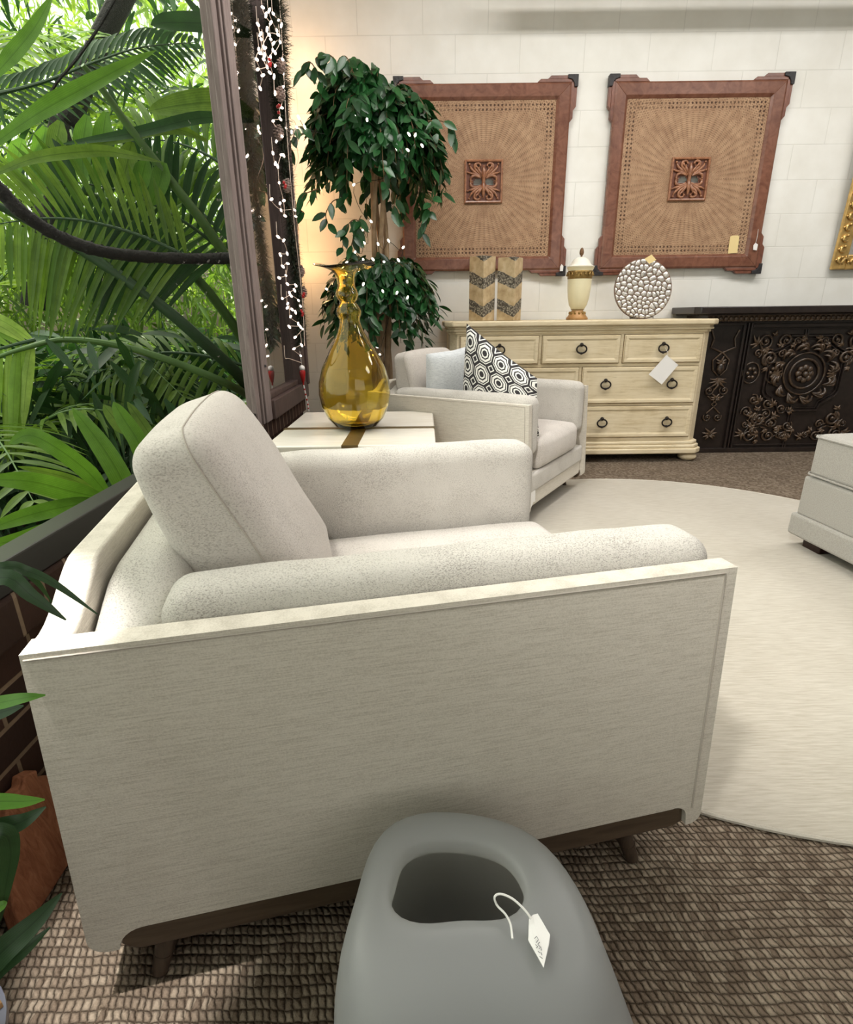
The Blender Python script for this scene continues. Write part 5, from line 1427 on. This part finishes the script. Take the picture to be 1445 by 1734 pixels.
# strap leaves
def strap(L, W, matk, nrm=(.3, -1, .2), name='leaf', par=None, prof=None):
    b = MB(); add_blade(b, PX(L), W, nrm, .2, prof); return b.build(name, JG[matk], par or bp, angle=180)
full = lambda q: min(1, .3 + 3 * q) * max(0, 1 - q ** 4) ** .7
strap([(-40, 265, 2.45), (60, 195, 2.5), (140, 150, 2.6), (200, 118, 2.7), (265, 85, 2.8)], .075, 'broad')
strap([(-30, 150, 2.4), (20, 95, 2.45), (60, 45, 2.5), (90, -10, 2.55)], .060, 'broad')
strap([(-20, 300, 2.6), (60, 268, 2.65), (160, 256, 2.75), (215, 262, 2.85), (275, 275, 3.0)], .055, 'mid')
strap([(430, 195, 3.4), (370, 175, 3.35), (310, 178, 3.3), (250, 188, 3.25)], .13, 'mid', prof=full)
strap([(430, 60, 3.6), (360, 42, 3.5), (290, 38, 3.4), (255, 42, 3.35)], .10, 'dark', prof=full)
strap([(430, 205, 3.2), (340, 200, 3.1), (230, 225, 3.0), (100, 245, 2.9)], .06, 'dark')
strap([(375, 80, 3.6), (355, 45, 3.55), (330, 15, 3.5), (300, -20, 3.45)], .045, 'dark')
strap([(350, 238, 3.2), (290, 218, 3.1), (200, 235, 3.0), (120, 260, 2.9)], .06, 'mid')
for (x, y, y2, d) in ((70, 215, 300, -30), (95, 205, 285, -20), (140, 195, 310, 4), (172, 190, 315, -6), (215, 240, 320, -22), (240, 270, 335, -20), (270, 275, 350, -30), (30, 235, 300, -14), (68, 250, 330, 2)):
    strap([(x + 8, y, 3.05), (x, (y + y2) / 2, 3.04), (x + d * .5, y2, 3.02)], .085, 'mid' if x % 2 else 'broad', prof=full)

vn = thing('hanging_vine', 'thick black mossy vine sagging across the middle of the window', 'vine', at(200, 420, 2.6))
Pv = spline([p - vn.location for p in (at(-420, -330, 2.0), at(-260, -40, 2.1), at(-120, 160, 2.2), at(-60, 250, 2.3), at(0, 322, 2.4), (at(40, 362, 2.45)), at(100, 400, 2.55), at(170, 425, 2.65), at(250, 435, 2.8), at(330, 438, 2.95), at(400, 437, 3.1), at(424, 437, 3.15))], 8)
vr = random.Random(4); b = MB().tube(Pv, [.026 * vr.uniform(.88, 1.12) for _ in Pv], 10)
for i in range(900):
    p = vr.choice(Pv) + Vector((vr.uniform(-.03, .03), vr.uniform(-.03, .03), vr.uniform(-.03, .03))); d = Vector((vr.uniform(-1, 1), vr.uniform(-1, 1), vr.uniform(-1, 1))) * .012
    b.add([p, p + d, p + d * .5 + Vector((0, 0, .006))], [(0, 1, 2)])
b.build('stem', M['vine'], vn)
vn2 = thing('twining_vine', 'thin dark twining stem climbing at the upper left of the window', 'vine', at(75, 200, 3.2))
MB().tube(spline([p - vn2.location for p in (at(75, 205, 3.2), at(90, 150, 3.2), at(130, 100, 3.2), at(165, 50, 3.2), at(200, -10, 3.2))], 6), .007, 6).build('stem', M['vine'], vn2)
tk = thing('tree_trunk', 'dark leaning tree trunk deep in the bright jungle at the window top', 'tree', at(100, 260, 4.6))
MB().tube(spline([p - tk.location for p in (at(60, 520, 4.5), at(105, 240, 4.6), at(125, 190, 4.6), at(165, 80, 4.6), at(215, -20, 4.6), at(300, -200, 4.6), at(360, -420, 4.6))], 5), [.10] * 8 + [.07] * 23, 9).build('trunk', M['vine'], tk)

# broad bladed plant right behind the glass
bl_ = thing('broad_leaf_plant', 'low plant with broad bright green strap leaves just behind the window sill', 'plant', at(215, 850, 2.0))
O = bl_.location.copy(); 
def bstrap(L, W, matk='broad', nrm=(.4, -1, .2)):
    b = MB(); add_blade(b, PX(L), W, nrm, .2, full); b.build('leaf', JG[matk], bl_, angle=180)
bstrap([(222, 850, 1.95), (200, 800, 1.95), (165, 745, 1.95), (122, 690, 1.95)], .075)
bstrap([(192, 850, 1.9), (150, 800, 1.85), (95, 758, 1.8), (50, 737, 1.78), (15, 752, 1.76)], .058)
bstrap([(180, 845, 1.85), (120, 832, 1.75), (50, 815, 1.65), (-30, 812, 1.58)], .07)
bstrap([(180, 848, 1.85), (110, 858, 1.7), (40, 875, 1.6), (-30, 900, 1.5)], .055)
bstrap([(185, 850, 1.8), (120, 885, 1.6), (50, 910, 1.5), (-30, 925, 1.42)], .06)
bstrap([(250, 800, 2.2), (235, 750, 2.2), (210, 710, 2.2), (192, 680, 2.2)], .07)
bstrap([(190, 850, 1.9), (130, 815, 1.85), (80, 800, 1.8), (30, 790, 1.75)], .03, 'mid')
bstrap([(260, 745, 2.6), (240, 715, 2.6), (215, 680, 2.6)], .05, 'mid'); bstrap([(215, 735, 2.4), (195, 710, 2.4), (175, 685, 2.4)], .06, 'mid')
MB().tube([(0, 0, -.9), (.0, 0, -.3), (0, 0, 0)], [.03, .025, .015], 8).build('stem', M['stalk'], bl_)
# ------------------------------------------------------------------ camera
cd = bpy.data.cameras.new('camera'); co_ = bpy.data.objects.new('camera', cd); COL.objects.link(co_)
cd.sensor_fit = 'HORIZONTAL'; cd.sensor_width = 36; cd.lens = 36 * FPX / 1445; cd.clip_start = .02
m = Matrix((CR, CU, -_fw)).transposed().to_4x4(); m.translation = CO
co_.matrix_world = m; SC.camera = co_
# ------------------------------------------------------------------ light
W = bpy.data.worlds.new('world'); SC.world = W; W.use_nodes = True
bg = W.node_tree.nodes['Background']; bg.inputs[0].default_value = (.93, 1.0, .86, 1); bg.inputs[1].default_value = 1.4
def area(name, loc, size, power, rot=(0, 0, 0), color=(1, 1, 1), spread=180):
    l = bpy.data.lights.new(name, 'AREA'); l.shape = 'RECTANGLE'; l.size, l.size_y = size; l.energy = power; l.color = color; l.spread = math.radians(spread)
    o = bpy.data.objects.new(name, l); o.location = loc; o.rotation_euler = rot; COL.objects.link(o); return o
def spot(name, loc, target, power, angle, blend=.3, r=.05, color=(1, 1, 1)):
    l = bpy.data.lights.new(name, 'SPOT'); l.energy = power; l.spot_size = math.radians(angle); l.spot_blend = blend; l.shadow_soft_size = r; l.color = color
    o = bpy.data.objects.new(name, l); o.location = loc; o.rotation_euler = (Vector(target) - Vector(loc)).to_track_quat('-Z', 'Y').to_euler(); COL.objects.link(o); return o
WH = (1.0, .97, .925)
for (x, y, p) in ((.2, 2.8, 30), (1.7, 2.8, 30), (3.4, 2.8, 30), (3.4, .6, 20)):
    area('ceiling_panel_light', (x, y, ZC - .02), (1.2, .6), p, color=WH)
area('front_fill', (1.4, -2.5, 1.9), (4.6, 2.0), 34, (math.radians(90), 0, math.radians(6)), (1, .985, .95))  # broad fill lamp added behind the camera; no window is built there
area('skylight_over_jungle', (-3.4, 4.2, 6.5), (6, 6), 520, color=(1, .98, .85))
sl = bpy.data.lights.new('jungle_sun', 'SUN'); sl.energy = 13.0; sl.angle = math.radians(1.5); sl.color = (1, .96, .80)
so = bpy.data.objects.new('jungle_sun', sl); so.rotation_euler = Vector((-.35, -.45, -1)).to_track_quat('-Z', 'Y').to_euler(); COL.objects.link(so)
spot('aimed_spot', (-.755, .50, 2.6), (-.50, .67, 0), 330, 9, .3, .03, WH)  # narrow spot added to make the bright patch on the carpet
spot('aimed_spot', (-.7, -.4, 2.9), (.8, 1.85, .5), 300, 40, .8, .12, WH)
for (x, y, e) in ((500, 90, 1.6), (500, 200, 1.6), (508, 330, 2.2), (512, 440, 2.2)):
    p = at(x, y, 4.28)
    l = bpy.data.lights.new('fairy_glow', 'POINT'); l.energy = e; l.color = (1, .55, .25); l.shadow_soft_size = .03
    o = bpy.data.objects.new('fairy_glow', l); o.location = p; COL.objects.link(o)
SC.view_settings.view_transform = 'Standard'; SC.view_settings.look = 'None'; SC.view_settings.gamma = 1; SC.view_settings.use_curve_mapping = False
SC.view_settings.exposure = 0.27
cy = SC.cycles
cy.use_denoising = True; cy.max_bounces = 10; cy.transmission_bounces = 8; cy.transparent_max_bounces = 12; cy.sample_clamp_indirect = 6.0
cy.caustics_reflective = False; cy.caustics_refractive = False
